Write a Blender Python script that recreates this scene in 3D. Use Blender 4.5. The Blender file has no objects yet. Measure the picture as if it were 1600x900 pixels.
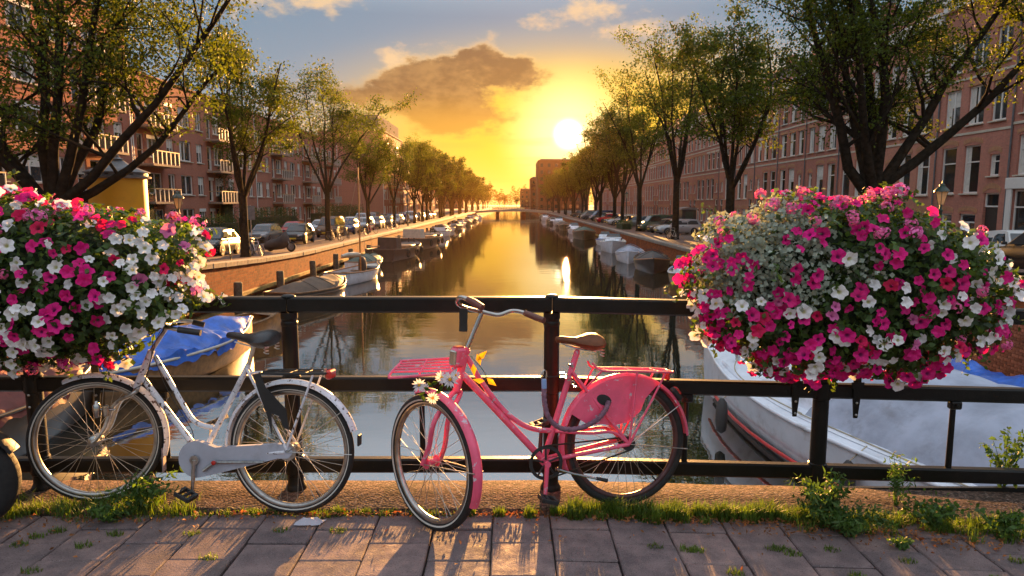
import bpy, math, random
import numpy as np
from mathutils import Vector, Matrix
V = Vector
R = math.radians
rnd = random.Random(7)
scene = bpy.context.scene
COL = scene.collection

# ------------------------------------------------------------------ camera
PITCH = R(7.165); FPX = 1050.0; EYE = V((0.0, 0.0, 1.67))
cam_data = bpy.data.cameras.new('camera'); cam = bpy.data.objects.new('camera', cam_data); COL.objects.link(cam)
cam.location = EYE; cam.rotation_euler = (math.pi/2 - PITCH, 0, 0)
cam_data.sensor_width = 36.0; cam_data.lens = 36.0*FPX/1600.0
cam_data.clip_start = 0.05; cam_data.clip_end = 6000
scene.camera = cam

# ------------------------------------------------------------------ light
SUN_EL = R(5.7); SUN_AZ = R(4.7)          # azimuth measured from +Y towards +X
SUN_DIR = V((math.cos(SUN_EL)*math.sin(SUN_AZ), math.cos(SUN_EL)*math.cos(SUN_AZ), math.sin(SUN_EL)))
sun_data = bpy.data.lights.new('sun', 'SUN'); sun = bpy.data.objects.new('sun', sun_data); COL.objects.link(sun)
sun_data.energy = 5.0; sun_data.angle = R(0.55); sun_data.color = (1.0, 0.48, 0.14)
sun.rotation_euler = (-SUN_DIR).to_track_quat('-Z', 'Y').to_euler()
EXPOSURE = 2.5
vs = scene.view_settings
vs.view_transform = 'Standard'; vs.look = 'None'; vs.gamma = 1.0; vs.exposure = EXPOSURE; vs.use_curve_mapping = False
scene.display_settings.display_device = 'sRGB'
cy = scene.cycles
cy.use_denoising = True
cy.max_bounces = 6; cy.diffuse_bounces = 3; cy.glossy_bounces = 4; cy.transmission_bounces = 4; cy.volume_bounces = 0; cy.transparent_max_bounces = 8
cy.caustics_reflective = False; cy.caustics_refractive = False; cy.sample_clamp_indirect = 6.0

# ------------------------------------------------------------------ node helpers
class NT:
    def __init__(self, tree): self.t = tree; self.l = tree.links
    def node(self, kind, **kw):
        n = self.t.nodes.new(kind)
        for k, v in kw.items(): setattr(n, k, v)
        return n
    def put(self, sock, val):
        if val is None: return
        if isinstance(val, bpy.types.NodeSocket): self.l.new(val, sock)
        elif isinstance(val, (tuple, list)) and sock.type == 'RGBA' and len(val) == 3: sock.default_value = (*val, 1.0)
        else: sock.default_value = val
    def m(self, op, a, b=None, c=None, clamp=False):
        n = self.node('ShaderNodeMath', operation=op); n.use_clamp = clamp
        for i, x in enumerate((a, b, c)): self.put(n.inputs[i], x)
        return n.outputs[0]
    def vm(self, op, a, b=None, scale=None):
        n = self.node('ShaderNodeVectorMath', operation=op)
        self.put(n.inputs[0], a)
        if b is not None: self.put(n.inputs[1], b)
        if scale is not None: self.put(n.inputs['Scale'], scale)
        return n.outputs['Value'] if op in ('DOT_PRODUCT', 'LENGTH', 'DISTANCE') else n.outputs[0]
    def mix(self, fac, a, b, blend='MIX'):
        n = self.node('ShaderNodeMix', data_type='RGBA', blend_type=blend)
        self.put(n.inputs[0], fac); self.put(n.inputs[6], a); self.put(n.inputs[7], b)
        return n.outputs[2]
    def smooth(self, x, lo, hi, a=0.0, b=1.0):
        n = self.node('ShaderNodeMapRange', interpolation_type='SMOOTHSTEP')
        for i, q in enumerate((x, lo, hi, a, b)): self.put(n.inputs[i], q)
        return n.outputs[0]
    def lin(self, x, lo, hi, a=0.0, b=1.0):
        n = self.node('ShaderNodeMapRange')
        for i, q in enumerate((x, lo, hi, a, b)): self.put(n.inputs[i], q)
        return n.outputs[0]
    def sep(self, v):
        n = self.node('ShaderNodeSeparateXYZ'); self.put(n.inputs[0], v); return n.outputs
    def comb(self, x, y, z):
        n = self.node('ShaderNodeCombineXYZ')
        for i, q in enumerate((x, y, z)): self.put(n.inputs[i], q)
        return n.outputs[0]
    def noise(self, vec, scale, detail=4, rough=0.55, out=0, dist=0.0):
        n = self.node('ShaderNodeTexNoise'); self.put(n.inputs['Vector'], vec)
        n.inputs['Scale'].default_value = scale; n.inputs['Detail'].default_value = detail
        n.inputs['Roughness'].default_value = rough; n.inputs['Distortion'].default_value = dist
        return n.outputs[out]
    def ramp(self, x, stops):
        n = self.node('ShaderNodeValToRGB'); self.put(n.inputs[0], x)
        e = n.color_ramp.elements
        while len(e) < len(stops): e.new(0.5)
        for q, (pos, c) in zip(e, stops): q.position = pos; q.color = (*c, 1.0)
        return n.outputs[0]

# ------------------------------------------------------------------ sky
world = bpy.data.worlds.new('World'); scene.world = world; world.use_nodes = True
wt = world.node_tree; wt.nodes.clear(); n = NT(wt)
tc = n.node('ShaderNodeTexCoord'); d = n.vm('NORMALIZE', tc.outputs['Generated'])
sx, sy, sz = n.sep(d)
el = n.m('MULTIPLY', n.m('ARCSINE', sz), 57.29578)
az = n.m('MULTIPLY', n.m('ARCTAN2', sx, sy), 57.29578)
cosun = n.vm('DOT_PRODUCT', d, tuple(SUN_DIR))
sang = n.m('MULTIPLY', n.m('ARCCOSINE', n.m('MINIMUM', cosun, 0.999999)), 57.29578)
sky = n.node('ShaderNodeTexSky', sky_type='NISHITA'); sky.sun_disc = False
sky.sun_elevation = SUN_EL; sky.sun_rotation = SUN_AZ; sky.dust_density = 2.0; sky.ozone_density = 1.5
nish = n.vm('SCALE', sky.outputs[0], scale=0.035)
elp = n.m('MAXIMUM', el, 0.0)
# clear air: pale, warm horizon, then blue-grey; brightened overhead as added fill light
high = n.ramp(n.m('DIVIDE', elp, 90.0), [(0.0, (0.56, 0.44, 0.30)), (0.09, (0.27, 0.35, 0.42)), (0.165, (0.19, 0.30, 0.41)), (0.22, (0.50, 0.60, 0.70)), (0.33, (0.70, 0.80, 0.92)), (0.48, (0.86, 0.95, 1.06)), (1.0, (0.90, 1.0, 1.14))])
# warm light round the low sun, wider along the horizon than upwards
dax = n.m('SUBTRACT', az, math.degrees(SUN_AZ)); dex = n.m('SUBTRACT', el, math.degrees(SUN_EL))
wide = n.m('SQRT', n.m('ADD', n.m('POWER', n.m('MULTIPLY', dax, 0.50), 2.0), n.m('POWER', n.m('MULTIPLY', dex, 1.5), 2.0)))
peach = n.smooth(wide, 14.5, 5.5)
gold = n.smooth(wide, 11.0, 3.0)
core = n.smooth(sang, 7.0, 0.9)
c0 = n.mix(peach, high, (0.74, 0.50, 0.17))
c0 = n.mix(gold, c0, (1.06, 0.64, 0.032))
c0 = n.mix(n.m('POWER', core, 1.25), c0, (1.55, 1.25, 0.55))
# clouds
base_v = n.comb(n.m('MULTIPLY', az, 0.55), el, 0.0)
wob = n.noise(base_v, 0.34, 8, 0.62)
wob2 = n.noise(n.vm('ADD', base_v, (31.0, 7.0, 3.0)), 0.85, 4, 0.6)
def blob(a, e, ra, re):
    q = n.m('ADD', n.m('POWER', n.m('DIVIDE', n.m('SUBTRACT', az, a), ra), 2.0), n.m('POWER', n.m('DIVIDE', n.m('SUBTRACT', el, e), re), 2.0))
    return n.m('SUBTRACT', 1.0, n.m('SQRT', q))
def field(blobs):
    f = None
    for b in blobs:
        q = blob(*b); f = q if f is None else n.m('MAXIMUM', f, q)
    return f
big = field([(-7.4, 8.8, 7.4, 2.9), (-4.6, 9.6, 6.0, 4.2), (-2.3, 11.4, 3.4, 2.3), (-0.6, 10.6, 6.2, 2.0), (-4.6, 7.0, 6.4, 2.2), (-12.0, 8.6, 4.2, 1.5)])
bits = field([(-20.5, 15.4, 3.2, 2.4), (-15.2, 15.5, 3.4, 1.8), (-14.5, 14.6, 1.5, 1.0), (-10.0, 11.6, 1.8, 1.2), (6.8, 15.3, 4.4, 1.4), (10.5, 13.6, 4.2, 1.1), (2.5, 14.2, 2.5, 0.9), (-30, 17, 6, 3), (24, 18, 9, 3), (48, 24, 16, 6), (-55, 25, 18, 6)])
bigd = n.m('ADD', big, n.m('MULTIPLY', n.m('SUBTRACT', wob, 0.5), 2.3))
bigm = n.smooth(bigd, 0.08, 0.56)
bitd = n.m('ADD', bits, n.m('MULTIPLY', n.m('SUBTRACT', wob2, 0.5), 3.0))
bitm = n.smooth(bitd, 0.15, 1.25)
strat = n.m('MULTIPLY', n.smooth(n.noise(n.comb(n.m('MULTIPLY', az, 0.10), n.m('MULTIPLY', el, 0.9), 4.0), 1.0, 2, 0.55), 0.50, 0.68), n.smooth(elp, 9.0, 3.0))
far = n.m('MULTIPLY', n.smooth(n.noise(n.comb(n.m('MULTIPLY', az, 0.03), n.m('MULTIPLY', el, 0.11), 9.0), 1.0, 3, 0.6), 0.50, 0.68), n.smooth(elp, 26.0, 45.0))
body = n.mix(n.smooth(wob2, 0.35, 0.65), (0.19, 0.100, 0.042), (0.38, 0.21, 0.075))
body = n.mix(n.smooth(el, 9.5, 6.0), body, (0.62, 0.31, 0.04))
rim = n.mix(n.smooth(wide, 16.0, 4.0), (1.0, 0.70, 0.38), (1.0, 0.58, 0.12))
edge = n.smooth(bigd, 0.58, 0.24)
lit = n.m('MULTIPLY', edge, n.smooth(el, 8.4, 11.5, 0.30, 0.95))
c1 = n.mix(n.m('MULTIPLY', strat, 0.40), c0, (0.90, 0.44, 0.06))
c1 = n.mix(n.m('MULTIPLY', far, 0.5), c1, (0.95, 0.92, 0.90))
c1 = n.mix(n.m('MULTIPLY', bitm, 0.80), c1, (0.95, 0.64, 0.33))
c1 = n.mix(n.m('MULTIPLY', bigm, 0.93), c1, n.mix(lit, body, rim))
# the sun's own disc
disc = n.m('POWER', n.smooth(sang, 1.7, 0.2), 1.8)
c1 = n.mix(disc, c1, (9.0, 7.5, 4.5))
SKY = 2.0**(-EXPOSURE)*1.03
world.cycles.sampling_method = 'NONE'
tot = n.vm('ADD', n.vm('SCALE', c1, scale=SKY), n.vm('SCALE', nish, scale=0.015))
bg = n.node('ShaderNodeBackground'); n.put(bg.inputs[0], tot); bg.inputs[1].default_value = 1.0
out = n.node('ShaderNodeOutputWorld'); wt.links.new(bg.outputs[0], out.inputs[0])

# ------------------------------------------------------------------ points seen through a pixel of the 1600 x 900 photograph, at a known distance
_f = V((0, math.cos(PITCH), -math.sin(PITCH))); _u = V((0, math.sin(PITCH), math.cos(PITCH)))
def ray(px, py): return V((1, 0, 0))*((px-800)/FPX) + _u*((450-py)/FPX) + _f
def at_y(px, py, Y): r = ray(px, py); return EYE + r*(Y/r.y)
def at_z(px, py, z): r = ray(px, py); return EYE + r*((z-EYE.z)/r.z)
def at_pl(px, py, P0, nn): r = ray(px, py); return EYE + r*((P0-EYE).dot(nn)/r.dot(nn))

# ------------------------------------------------------------------ mesh building
class MB:
    def __init__(self): self.v = []; self.f = []
    def add(self, vs_, fs): o = len(self.v); self.v.extend([tuple(q) for q in vs_]); self.f.extend([tuple(i+o for i in q) for q in fs]); return self
    def box(self, x0, x1, y0, y1, z0, z1):
        return self.add([(x0,y0,z0),(x1,y0,z0),(x1,y1,z0),(x0,y1,z0),(x0,y0,z1),(x1,y0,z1),(x1,y1,z1),(x0,y1,z1)],
                        [(0,3,2,1),(4,5,6,7),(0,1,5,4),(1,2,6,5),(2,3,7,6),(3,0,4,7)])
    def cbox(self, x0, x1, y0, y1, z0, z1, c=0.01, M=None):
        hx, hy, hz = (x1-x0)/2, (y1-y0)/2, (z1-z0)/2; C = V(((x0+x1)/2, (y0+y1)/2, (z0+z1)/2))
        vs_, idx = [], {}
        for sx_ in (-1, 1):
            for sy_ in (-1, 1):
                for sz_ in (-1, 1):
                    for a in range(3):
                        h = [hx-c, hy-c, hz-c]; h[a] += c
                        idx[(sx_, sy_, sz_, a)] = len(vs_); q = V((sx_*h[0], sy_*h[1], sz_*h[2])) + C
                        vs_.append(M @ q if M else q)
        F = []
        for a in range(3):
            b, e = (a+1) % 3, (a+2) % 3
            for s in (-1, 1):
                def k(p, q_):
                    t = [0, 0, 0]; t[a] = s; t[b] = p; t[e] = q_; return idx[(*t, a)]
                L = [k(-1,-1), k(1,-1), k(1,1), k(-1,1)]; F.append(L if s > 0 else L[::-1])
            for p in (-1, 1):
                for q_ in (-1, 1):
                    def k2(w, ax):
                        t = [0, 0, 0]; t[a] = w; t[b] = p; t[e] = q_; return idx[(*t, ax)]
                    L = [k2(-1, b), k2(1, b), k2(1, e), k2(-1, e)]; F.append(L[::-1] if p*q_ > 0 else L)
        for sx_ in (-1, 1):
            for sy_ in (-1, 1):
                for sz_ in (-1, 1):
                    L = [idx[(sx_, sy_, sz_, a)] for a in range(3)]; F.append(L if sx_*sy_*sz_ > 0 else L[::-1])
        return self.add(vs_, F)
    def obox(self, c, ax, ay, az_, hx, hy, hz, ch=None):
        M = Matrix((ax, ay, az_)).transposed().to_4x4(); M.translation = c
        if ch: return self.cbox(-hx, hx, -hy, hy, -hz, hz, ch, M)
        o = len(self.v); self.box(-hx, hx, -hy, hy, -hz, hz)
        self.v[o:] = [tuple(M @ V(q)) for q in self.v[o:]]; return self
    def loft(self, rings, cap=True, closed=False, wrap=True):
        n_ = len(rings[0]); o = len(self.v)
        for r_ in rings: self.v.extend(tuple(q) for q in r_)
        k = len(rings); F = []
        for i in range(k if closed else k-1):
            a, b = o+i*n_, o+((i+1) % k)*n_
            for j in range(n_ if wrap else n_-1):
                j2 = (j+1) % n_; F.append((a+j, a+j2, b+j2, b+j))
        if cap and not closed: F.append(tuple(o+j for j in range(n_))[::-1]); F.append(tuple(o+(k-1)*n_+j for j in range(n_)))
        self.f.extend(F); return self
    def tube(self, pts, r, n_=8, cap=True, closed=False, flat=None):
        pts = [V(p) for p in pts]; k = len(pts)
        rr = r if isinstance(r, (list, tuple)) else [r]*k
        T = []
        for i in range(k):
            if closed: t = pts[(i+1) % k]-pts[i-1]
            else: t = pts[min(i+1, k-1)]-pts[max(i-1, 0)]
            T.append(t.normalized() if t.length > 1e-9 else V((0, 0, 1)))
        ref = V((0, 0, 1)) if abs(T[0].z) < 0.9 else V((1, 0, 0))
        if flat is not None: ref = V(flat)
        N = (ref - T[0]*ref.dot(T[0])).normalized(); rings = []
        for i in range(k):
            if flat is not None: N = (ref - T[i]*ref.dot(T[i])).normalized()
            else: N = (N - T[i]*N.dot(T[i])).normalized()
            B = T[i].cross(N)
            r0 = rr[i]; ra, rb = (r0 if isinstance(r0, tuple) else (r0, r0))
            rings.append([pts[i] + N*(ra*math.cos(2*math.pi*j/n_)) + B*(rb*math.sin(2*math.pi*j/n_)) for j in range(n_)])
        return self.loft(rings, cap, closed)
    def lathe(self, prof, n_=16, c=(0,0,0), ax=(0,0,1), ref=None):
        ax = V(ax).normalized(); r0 = V(ref) if ref is not None else (V((1,0,0)) if abs(ax.x) < 0.9 else V((0,1,0)))
        a = (r0-ax*r0.dot(ax)).normalized(); b = ax.cross(a); c = V(c)
        return self.loft([[c + ax*z + (a*math.cos(2*math.pi*j/n_)+b*math.sin(2*math.pi*j/n_))*r_ for j in range(n_)] for r_, z in prof], True)
    def ring(self, c, nn, prof, n_=40, a0=0, a1=None, ref=None):
        """profile points (radius, offset along nn) swept round the axis nn: a full ring or an arc"""
        nn = V(nn).normalized(); r0 = V(ref) if ref is not None else V((0, 0, 1))
        a = (r0-nn*r0.dot(nn)).normalized(); b = nn.cross(a); c = V(c); full = a1 is None
        rings = []
        for i in range(n_ if full else n_+1):
            t = 2*math.pi*i/n_ if full else a0+(a1-a0)*i/n_
            e = a*math.cos(t)+b*math.sin(t); rings.append([c + e*r_ + nn*o_ for r_, o_ in prof])
        return self.loft(rings, True, full)
    def plate(self, pts, nn, th):
        """a flat outline with thickness th along nn"""
        nn = V(nn).normalized(); pts = [V(p) for p in pts]
        return self.loft([[p+nn*(th/2) for p in pts], [p-nn*(th/2) for p in pts]], True)
    def build(self, name, mat, parent=None, smooth=None, kind=None, fix=True):
        me = bpy.data.meshes.new(name); me.from_pydata(self.v, [], self.f)
        if fix:
            import bmesh
            bm = bmesh.new(); bm.from_mesh(me); bmesh.ops.recalc_face_normals(bm, faces=bm.faces); bm.to_mesh(me); bm.free()
        return link(name, me, mat, parent, smooth, kind)
def link(name, me, mat, parent=None, smooth=None, kind=None):
    if smooth:
        me.shade_smooth(); me.set_sharp_from_angle(angle=R(smooth))
    if mat is not None and not me.materials: me.materials.append(M(mat) if isinstance(mat, str) else mat)
    o = bpy.data.objects.new(name, me); COL.objects.link(o)
    if parent is not None:
        o.parent = parent
        o.matrix_parent_inverse = world_of(parent).inverted()
    if kind: o['kind'] = kind
    return o
def world_of(o):
    m = o.matrix_basis.copy()
    if o.parent: m = world_of(o.parent) @ o.matrix_parent_inverse @ m
    return m
def empty(name, loc=(0,0,0), rz=0.0):
    o = bpy.data.objects.new(name, None); COL.objects.link(o); o.location = loc; o.rotation_euler = (0, 0, rz); o.empty_display_size = 0.2; return o
def tag(o, label, cat, group=None, kind=None):
    o['label'] = label; o['category'] = cat
    if group: o['group'] = group
    if kind: o['kind'] = kind
    return o
def struct(o): o['kind'] = 'structure'; return o
def copy_tree(o, parent=None):
    c = o.copy(); COL.objects.link(c)
    if parent is not None: c.parent = parent
    for ch in o.children: copy_tree(ch, c)
    return c
def recolor(o, mat):
    s = o.material_slots[0]; s.link = 'OBJECT'; s.material = M(mat) if isinstance(mat, str) else mat
def locbuild(root, mb, name, mat, parent=None, smooth=None, kind=None):
    """a part whose shape is given in the thing's own coordinates"""
    o = mb.build(name, mat, None, smooth, kind)
    o.parent = parent if parent is not None else root
    return o
def leaf_cloud(name, mat, C, size, seed, parent=None, aspect=0.55, normal=None, spread=1.0, kind='stuff', droop=0.0):
    """one small folded blade for each centre in C"""
    g = np.random.default_rng(seed); C = np.asarray(C, float); k = len(C)
    s = np.asarray(size, float)*np.ones(k)
    a = g.normal(size=(k, 3)); a[:, 2] -= droop; a /= np.linalg.norm(a, axis=1)[:, None]
    b = g.normal(size=(k, 3))
    if normal is not None:
        nv = np.asarray(normal, float) + g.normal(size=(k, 3))*spread; nv /= np.linalg.norm(nv, axis=1)[:, None]
        a = np.cross(nv, g.normal(size=(k, 3))); a /= np.linalg.norm(a, axis=1)[:, None]
        b = np.cross(nv, a)
    b -= a*(a*b).sum(1)[:, None]; b /= np.linalg.norm(b, axis=1)[:, None]
    nn = np.cross(a, b)
    L = (s*0.5)[:, None]; W = (s*0.5*aspect)[:, None]
    vts = np.stack([C-a*L, C+b*W+nn*W*0.35-a*L*0.1, C+a*L, C-b*W+nn*W*0.35-a*L*0.1], 1).reshape(-1, 3)
    me = bpy.data.meshes.new(name); me.vertices.add(4*k); me.vertices.foreach_set('co', vts.ravel())
    base = np.arange(k)*4
    tri = np.stack([base, base+1, base+2, base, base+2, base+3], 1).reshape(-1)
    me.loops.add(6*k); me.loops.foreach_set('vertex_index', tri.astype(np.int32))
    me.polygons.add(2*k); me.polygons.foreach_set('loop_start', (np.arange(2*k)*3).astype(np.int32))
    me.update(calc_edges=True)
    return link(name, me, mat, parent, None, kind)

# ------------------------------------------------------------------ materials
_M = {}
def M(name): return _M[name] if name in _M else _MAKE[name](name)
_MAKE = {}
def pm(name, col, rough=0.5, metal=0.0, var=0.15, vscale=6.0, bump=0.0, bscale=40.0, spec=0.5, coat=0.0, rand=0.0, trans=None, dirt=None, chips=None, coord='Object', isl=0.0):
    """a painted / plain surface: base colour with mottling, fine relief, optional dirt, chipped paint, per-object or per-leaf variation"""
    mt = bpy.data.materials.new(name); _M[name] = mt; mt.use_nodes = True; t = mt.node_tree; q = NT(t)
    bs = t.nodes['Principled BSDF']; tcn = q.node('ShaderNodeTexCoord'); co = tcn.outputs[coord]
    c = q.mix(q.smooth(q.noise(co, vscale, 5, 0.6), 0.3, 0.7), tuple(x*(1-var) for x in col), tuple(min(1, x*(1+var)) for x in col))
    if rand or isl:
        if isl: src = q.node('ShaderNodeNewGeometry').outputs['Random Per Island']; k = isl
        else: src = q.node('ShaderNodeObjectInfo').outputs['Random']; k = rand
        c = q.mix(1.0, c, q.comb(*[q.lin(src, 0, 1, 1-k, 1+k)]*3), 'MULTIPLY')
    rg = rough
    if dirt: 
        dm = q.m('MULTIPLY', q.smooth(q.noise(co, dirt[1], 6, 0.65), 0.50, 0.72), dirt[2] if len(dirt) > 2 else 0.7); c = q.mix(dm, c, dirt[0])
    if chips:
        cm = q.smooth(q.noise(co, chips[1], 6, 0.7), chips[2], chips[2]+0.03); c = q.mix(cm, c, chips[0]); rg = q.lin(cm, 0, 1, rough, 0.8)
    q.put(bs.inputs['Base Color'], c); q.put(bs.inputs['Roughness'], rg); bs.inputs['Metallic'].default_value = metal
    bs.inputs['Specular IOR Level'].default_value = spec; bs.inputs['Coat Weight'].default_value = coat; bs.inputs['Coat Roughness'].default_value = 0.08
    if bump:
        b = q.node('ShaderNodeBump'); b.inputs['Strength'].default_value = bump; b.inputs['Distance'].default_value = 0.01
        q.put(b.inputs['Height'], q.noise(co, bscale, 5, 0.65)); t.links.new(b.outputs[0], bs.inputs['Normal'])
    if trans:
        tr = q.node('ShaderNodeBsdfTranslucent'); q.put(tr.inputs[0], q.mix(1.0, c, trans[0], 'MULTIPLY'))
        mx = q.node('ShaderNodeMixShader'); mx.inputs[0].default_value = trans[1]
        t.links.new(bs.outputs[0], mx.inputs[1]); t.links.new(tr.outputs[0], mx.inputs[2]); t.links.new(mx.outputs[0], t.nodes['Material Output'].inputs[0])
    return mt
def brick_mat(name, c1, c2, mortar, axis='y', bw=0.21, bh=0.065, ms=0.010, rough=0.85, offset=0.5, dirt=(0.05, 0.045, 0.04), dk=0.45, bump=0.5, coord='Object'):
    mt = bpy.data.materials.new(name); _M[name] = mt; mt.use_nodes = True; t = mt.node_tree; q = NT(t); bs = t.nodes['Principled BSDF']
    co = q.node('ShaderNodeTexCoord').outputs[coord]; x, y, z = q.sep(co)
    v = {'y': q.comb(y, z, 0.0), 'x': q.comb(x, z, 0.0), 'flat': q.comb(y, x, 0.0), 'box': q.comb(q.m('ADD', x, y), z, 0.0)}[axis]
    b = q.node('ShaderNodeTexBrick'); b.offset = offset; q.put(b.inputs['Vector'], v); b.inputs['Scale'].default_value = 1.0
    b.inputs['Color1'].default_value = (*c1, 1); b.inputs['Color2'].default_value = (*c2, 1); b.inputs['Mortar'].default_value = (*mortar, 1)
    b.inputs['Mortar Size'].default_value = ms; b.inputs['Mortar Smooth'].default_value = 0.2; b.inputs['Brick Width'].default_value = bw; b.inputs['Row Height'].default_value = bh; b.inputs['Bias'].default_value = -0.1
    c = b.outputs[0]
    c = q.mix(q.m('MULTIPLY', q.smooth(q.noise(co, 0.9, 6, 0.65), 0.45, 0.75), dk), c, dirt)
    c = q.mix(q.smooth(q.noise(co, 7.0, 4, 0.6), 0.3, 0.7, 0.0, 0.35), c, tuple(min(1, k*1.4) for k in c1))
    q.put(bs.inputs['Base Color'], c); bs.inputs['Roughness'].default_value = rough; bs.inputs['Specular IOR Level'].default_value = 0.06
    bp = q.node('ShaderNodeBump'); bp.inputs['Strength'].default_value = bump; bp.inputs['Distance'].default_value = 0.008
    q.put(bp.inputs['Height'], q.m('SUBTRACT', q.m('MULTIPLY', q.noise(co, 30, 4), 0.4), b.outputs['Fac'])); t.links.new(bp.outputs[0], bs.inputs['Normal'])
    return mt
def glass_mat(name, col=(0.015, 0.018, 0.02), rough=0.04, spec=0.8):
    mt = bpy.data.materials.new(name); _M[name] = mt; mt.use_nodes = True; q = NT(mt.node_tree); bs = mt.node_tree.nodes['Principled BSDF']
    co = q.node('ShaderNodeTexCoord').outputs['Object']; rv = q.node('ShaderNodeObjectInfo').outputs['Random']
    q.put(bs.inputs['Base Color'], q.mix(1.0, col, q.comb(*[q.lin(rv, 0, 1, 0.3, 2.2)]*3), 'MULTIPLY')); bs.inputs['Roughness'].default_value = rough; bs.inputs['Specular IOR Level'].default_value = spec
    b = q.node('ShaderNodeBump'); b.inputs['Strength'].default_value = 0.03; b.inputs['Distance'].default_value = 0.02; q.put(b.inputs['Height'], q.noise(co, 2.0, 2)); mt.node_tree.links.new(b.outputs[0], bs.inputs['Normal'])
    return mt
ORD = ['first','second','third','fourth','fifth','sixth','seventh','eighth','ninth','tenth','eleventh','twelfth','thirteenth','fourteenth','fifteenth','sixteenth','seventeenth','eighteenth','nineteenth','twentieth','twenty-first','twenty-second','twenty-third','twenty-fourth','twenty-fifth','twenty-sixth','twenty-seventh','twenty-eighth','twenty-ninth','thirtieth']
# ================================================================== the setting: canal, quays, streets, bridge deck
XL, XR = -12.9, 11.7; ZW = -2.83; ZST = -1.33
def sstep(t): t = max(0.0, min(1.0, t)); return t*t*(3-2*t)
def zs(Y): return ZST*sstep((Y-2.0)/43.0)
def zb(X): return -0.027*max(0.0, X-0.3)

brick_mat('quay_brick', (0.34, 0.095, 0.036), (0.17, 0.048, 0.022), (0.18, 0.10, 0.06), 'y', .42, .13, .012, dk=0.75)
brick_mat('paving_brick', (0.19, 0.12, 0.095), (0.13, 0.085, 0.07), (0.06, 0.05, 0.04), 'flat', 0.21, 0.10, 0.006, dk=0.25)
pm('asphalt', (0.055, 0.052, 0.05), 0.85, var=0.25, vscale=1.5, bump=0.3, bscale=80)
pm('coping_stone', (0.26, 0.21, 0.17), 0.85, var=0.2, vscale=3, bump=0.4, bscale=30, rand=0.15, dirt=((0.07, 0.06, 0.04), 2.0, 0.7))
pm('old_wood', (0.10, 0.075, 0.05), 0.9, var=0.4, vscale=8, bump=0.8, bscale=18, dirt=((0.03, 0.035, 0.02), 3))
pm('waling_wood', (0.42, 0.27, 0.08), 0.9, var=0.4, vscale=3, bump=0.6, bscale=14, dirt=((0.06, 0.07, 0.03), 1.2, 0.6))
pm('earth', (0.10, 0.085, 0.055), 0.95, var=0.3, vscale=0.4, bump=0.4, bscale=10)
pm('concrete', (0.30, 0.27, 0.23), 0.9, var=0.25, vscale=5, bump=0.5, bscale=40)
pm('kerb_stone', (0.30, 0.28, 0.26), 0.9, var=0.2, vscale=4, bump=0.4, bscale=30)

def water_mat(name):
    mt = bpy.data.materials.new(name); _M[name] = mt; mt.use_nodes = True; t = mt.node_tree; q = NT(t); t.nodes.clear()
    co = q.node('ShaderNodeTexCoord').outputs['Object']; x, y, z = q.sep(co)
    h = q.m('ADD', q.m('MULTIPLY', q.noise(q.comb(q.m('MULTIPLY', x, 0.55), q.m('MULTIPLY', y, 1.0), 0), 1.1, 3, 0.5), 0.020),
            q.m('MULTIPLY', q.noise(q.comb(q.m('MULTIPLY', x, 0.6), y, 3.0), 5.5, 3, 0.5), 0.0042))
    calm = q.smooth(q.noise(q.comb(q.m('MULTIPLY', x, 0.10), q.m('MULTIPLY', y, 0.05), 7.0), 1.0, 3), 0.35, 0.65, 0.40, 1.0)
    b = q.node('ShaderNodeBump'); b.inputs['Strength'].default_value = 0.40; b.inputs['Distance'].default_value = 1.0; q.put(b.inputs['Height'], q.m('MULTIPLY', h, calm))
    fr = q.node('ShaderNodeFresnel'); fr.inputs[0].default_value = 8.0; t.links.new(b.outputs[0], fr.inputs[1])
    gl = q.node('ShaderNodeBsdfGlossy'); gl.inputs['Roughness'].default_value = 0.02; gl.inputs[0].default_value = (1, 1, 1, 1); t.links.new(b.outputs[0], gl.inputs['Normal'])
    df = q.node('ShaderNodeBsdfDiffuse'); df.inputs[0].default_value = (0.020, 0.022, 0.016, 1)
    mx = q.node('ShaderNodeMixShader'); q.put(mx.inputs[0], q.lin(fr.outputs[0], 0, 1, 0.04, 1.0)); t.links.new(df.outputs[0], mx.inputs[1]); t.links.new(gl.outputs[0], mx.inputs[2])
    o = q.node('ShaderNodeOutputMaterial'); t.links.new(mx.outputs[0], o.inputs[0]); return mt
water_mat('canal_water')
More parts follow.
